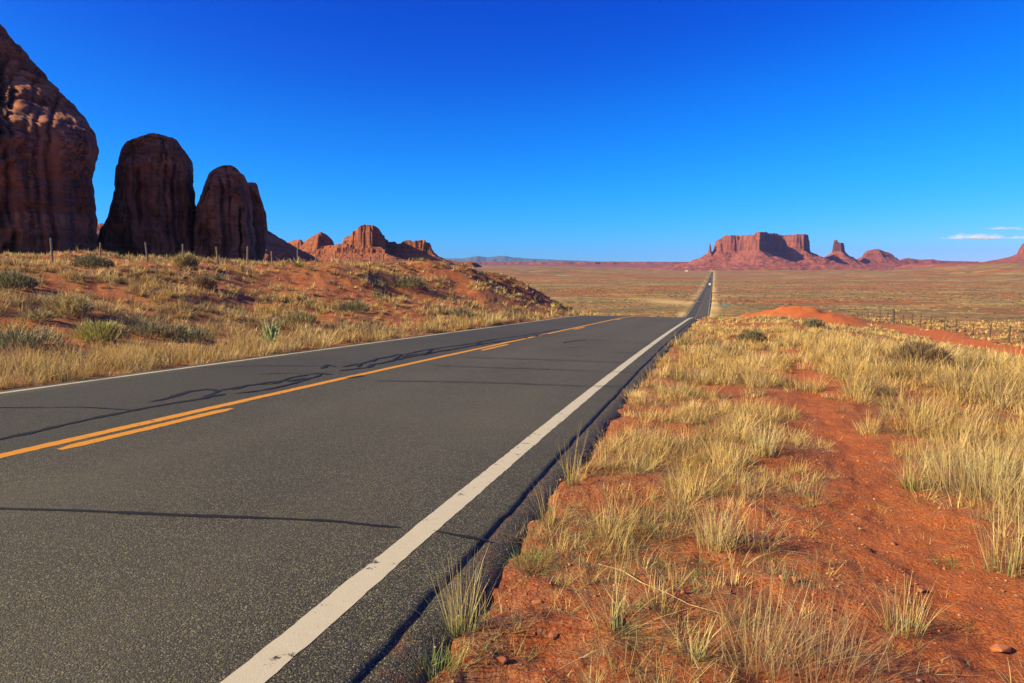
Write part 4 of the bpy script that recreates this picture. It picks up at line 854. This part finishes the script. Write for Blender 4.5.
mb = MB(); mb.box(-1.2, -3.6, .62, 1.2, 2.0, 3.35, .08); mb.build('body', M_wp, van)
side_body([(2.0, .5), (2.0, 2.15), (2.6, 2.1), (3.1, 1.35), (3.75, 1.15), (3.8, .5)], 1.02).build('cab', M_wp, van)
mb = MB(); mb.box(-1.15, 1.2, 2.25, 1.15, 2.75, 3.3, .1); mb.build('overcab', M_wp, van)
mb = MB(); mb.box(-.8, -3.63, 1.9, .8, -3.58, 2.7); mb.build('rear_window', M_glass, van)
mb = MB(); mb.box(-1.22, -1.5, 1.7, 1.22, .5, 2.3); mb.build('side_window', M_glass, van)
mb = MB(); mb.box(-1.1, -3.7, .42, 1.1, -3.5, .7, .03); mb.build('bumper', M_tyre, van)
for x in (-.95, .95):
    mb = MB(); mb.box(x - .12, -3.66, .9, x + .12, -3.57, 1.3); mb.build('tail_light', M_red, van)
    for y in (-2.0, 2.9): wheel(van, x, y, .42, .28)
place(van, s_at(285.6, 1.6), 1.6, True)
c2 = make_car('black sport utility car following close behind the white motorhome', carpaint('black_paint', (.015, .015, .018)), True); place(c2, s_at(287.6, 1.5), 1.5, True)
c3 = make_car('tiny dark car in the left lane just beyond the white motorhome', carpaint('charcoal_paint', (.04, .04, .045)), True); place(c3, s_at(281.5, -1.7), -1.7, False)
c4 = make_car('tiny silver car, the farthest vehicle on the road', carpaint('silver_paint', (.55, .56, .58)), True); place(c4, s_at(277.2, 1.7), 1.7, True)
p = hit(724.3, 307.5, lambda x, y: height(x, y, False))
sg = thing('road_sign', 'small blue panel on two posts beside the far road', 'sign', tuple(p), -TH)
mb = MB(); mb.box(-1.0, -.03, .9, 1.0, .03, 1.9, .02); mb.build('sign_panel', plain('blue_sign_sheet', (.10, .21, .30), .6), sg)
for x in (-.7, .7):
    mb = MB(); mb.box(x - .05, .035, -.3, x + .05, .12, 1.85); mb.build('post', M_steel, sg)
p = hit(686.5, 271.3, lambda x, y: height(x, y, False)); ps = math.hypot(p[0], p[1])
ho = thing('house', 'tiny white house on the plain left of where the road vanishes', 'house', (p[0], p[1], p[2]), -TH); k = ps / 2600
mb = MB(); mb.box(-5*k, -3*k, -1*k, 5*k, 3*k, 2.7*k); mb.build('wall', plain('white_wall', (.78, .77, .74)), ho)
mb = MB(); mb.prism([(-5.4*k, 2.7*k + .01), (5.4*k, 2.7*k + .01), (5.2*k, 3.0*k), (0, 4.2*k), (-5.2*k, 3.0*k)], -3.4*k, 3.4*k); mb.build('roof', plain('pale_roof', (.60, .58, .55)), ho)
mb = MB(); mb.box(-.5*k, -3.05*k, 0, .5*k, -2.9*k, 2.1*k); mb.build('door', plain('house_door', (.2, .14, .1)), ho)
for x in (-3, 2.6):
    mb = MB(); mb.box((x - .6)*k, -3.05*k, 1.0*k, (x + .6)*k, -2.9*k, 2.0*k); mb.build('window', M_glass, ho)

# ------------------------------------------------------------------ clouds low over the right horizon
M_cloud = bpy.data.materials.new('cloud'); M_cloud.use_nodes = True; nt = M_cloud.node_tree; nt.nodes.clear()
df = nt.nodes.new('ShaderNodeBsdfDiffuse'); df.inputs[0].default_value = (.85, .85, .85, 1); tp = nt.nodes.new('ShaderNodeBsdfTransparent'); ms = nt.nodes.new('ShaderNodeMixShader'); ms.inputs[0].default_value = .06
mo = nt.nodes.new('ShaderNodeOutputMaterial'); nt.links.new(tp.outputs[0], ms.inputs[1]); nt.links.new(df.outputs[0], ms.inputs[2]); nt.links.new(ms.outputs[0], mo.inputs['Surface'])
def cloud(label, px0, px1, py, hpx, D, n, seed):
    g = np.random.default_rng(seed); Vs = []; Fs = []; c = 0; a, b_ = np.meshgrid(np.linspace(0, math.pi, 9), np.linspace(0, 2 * math.pi, 14, endpoint=False), indexing='ij')
    x0, x1 = PX(px0, D), PX(px1, D); m = D / 683.
    for i in range(n):
        f = g.uniform(0, 1); f = .5 + (f - .5) * .95; w = (1 - abs(2 * f - 1) ** 2.2); cx = x0 + (x1 - x0) * f; rx = m * (2 + 5 * w) * g.uniform(.5, 1.3); rz = m * hpx * .6 * (.2 + .8 * w) * g.uniform(.3, 1.15)
        cz = PZ(py, D) + rz * g.uniform(.2, .7); cy = D + g.uniform(-1, 1) * 8 * m
        bump = 1 + .18 * fbm(np.cos(b_) * 2, np.sin(b_) * 2 + i * 9, a * 2, 2)
        v = np.stack([cx + rx * np.sin(a) * np.cos(b_) * bump, cy + rx * .8 * np.sin(a) * np.sin(b_) * bump, np.maximum(cz + rz * np.cos(a) * bump, PZ(py, D) + .2 * m * np.cos(a))], -1).reshape(-1, 3)
        Vs.append(v); Fs.append(grid_faces(9, 14, True) + c); c += len(v)
    o = link('cloud', npmesh('cloud', np.concatenate(Vs), np.concatenate(Fs)), M_cloud); return tag(o, label, 'cloud', 'small clouds low over the right horizon')
cloud('long low white puffy cloud above the gap left of the right edge butte', 940, 1006, 239.5, 6.5, 16000, 42, 1)
cloud('thin streak of cloud floating above the long low white cloud', 978, 1022, 230, 2.6, 17000, 22, 2)
cloud('white cloud cut by the right edge of the picture above the butte', 1008, 1060, 239, 5.5, 16500, 28, 3)
# ------------------------------------------------------------------ air
M_haze = bpy.data.materials.new('haze'); M_haze.use_nodes = True; nt = M_haze.node_tree; nt.nodes.clear()
vo = nt.nodes.new('ShaderNodeVolumePrincipled'); vo.inputs['Color'].default_value = (.32, .52, 1.0, 1); vo.inputs['Density'].default_value = 2.9e-5; vo.inputs['Anisotropy'].default_value = .3
mo = nt.nodes.new('ShaderNodeOutputMaterial'); nt.links.new(vo.outputs[0], mo.inputs['Volume'])
mb = MB(); mb.box(-13000, -13000, -140, 13000, 13000, 300); o = mb.build('haze', M_haze); o['kind'] = 'stuff'
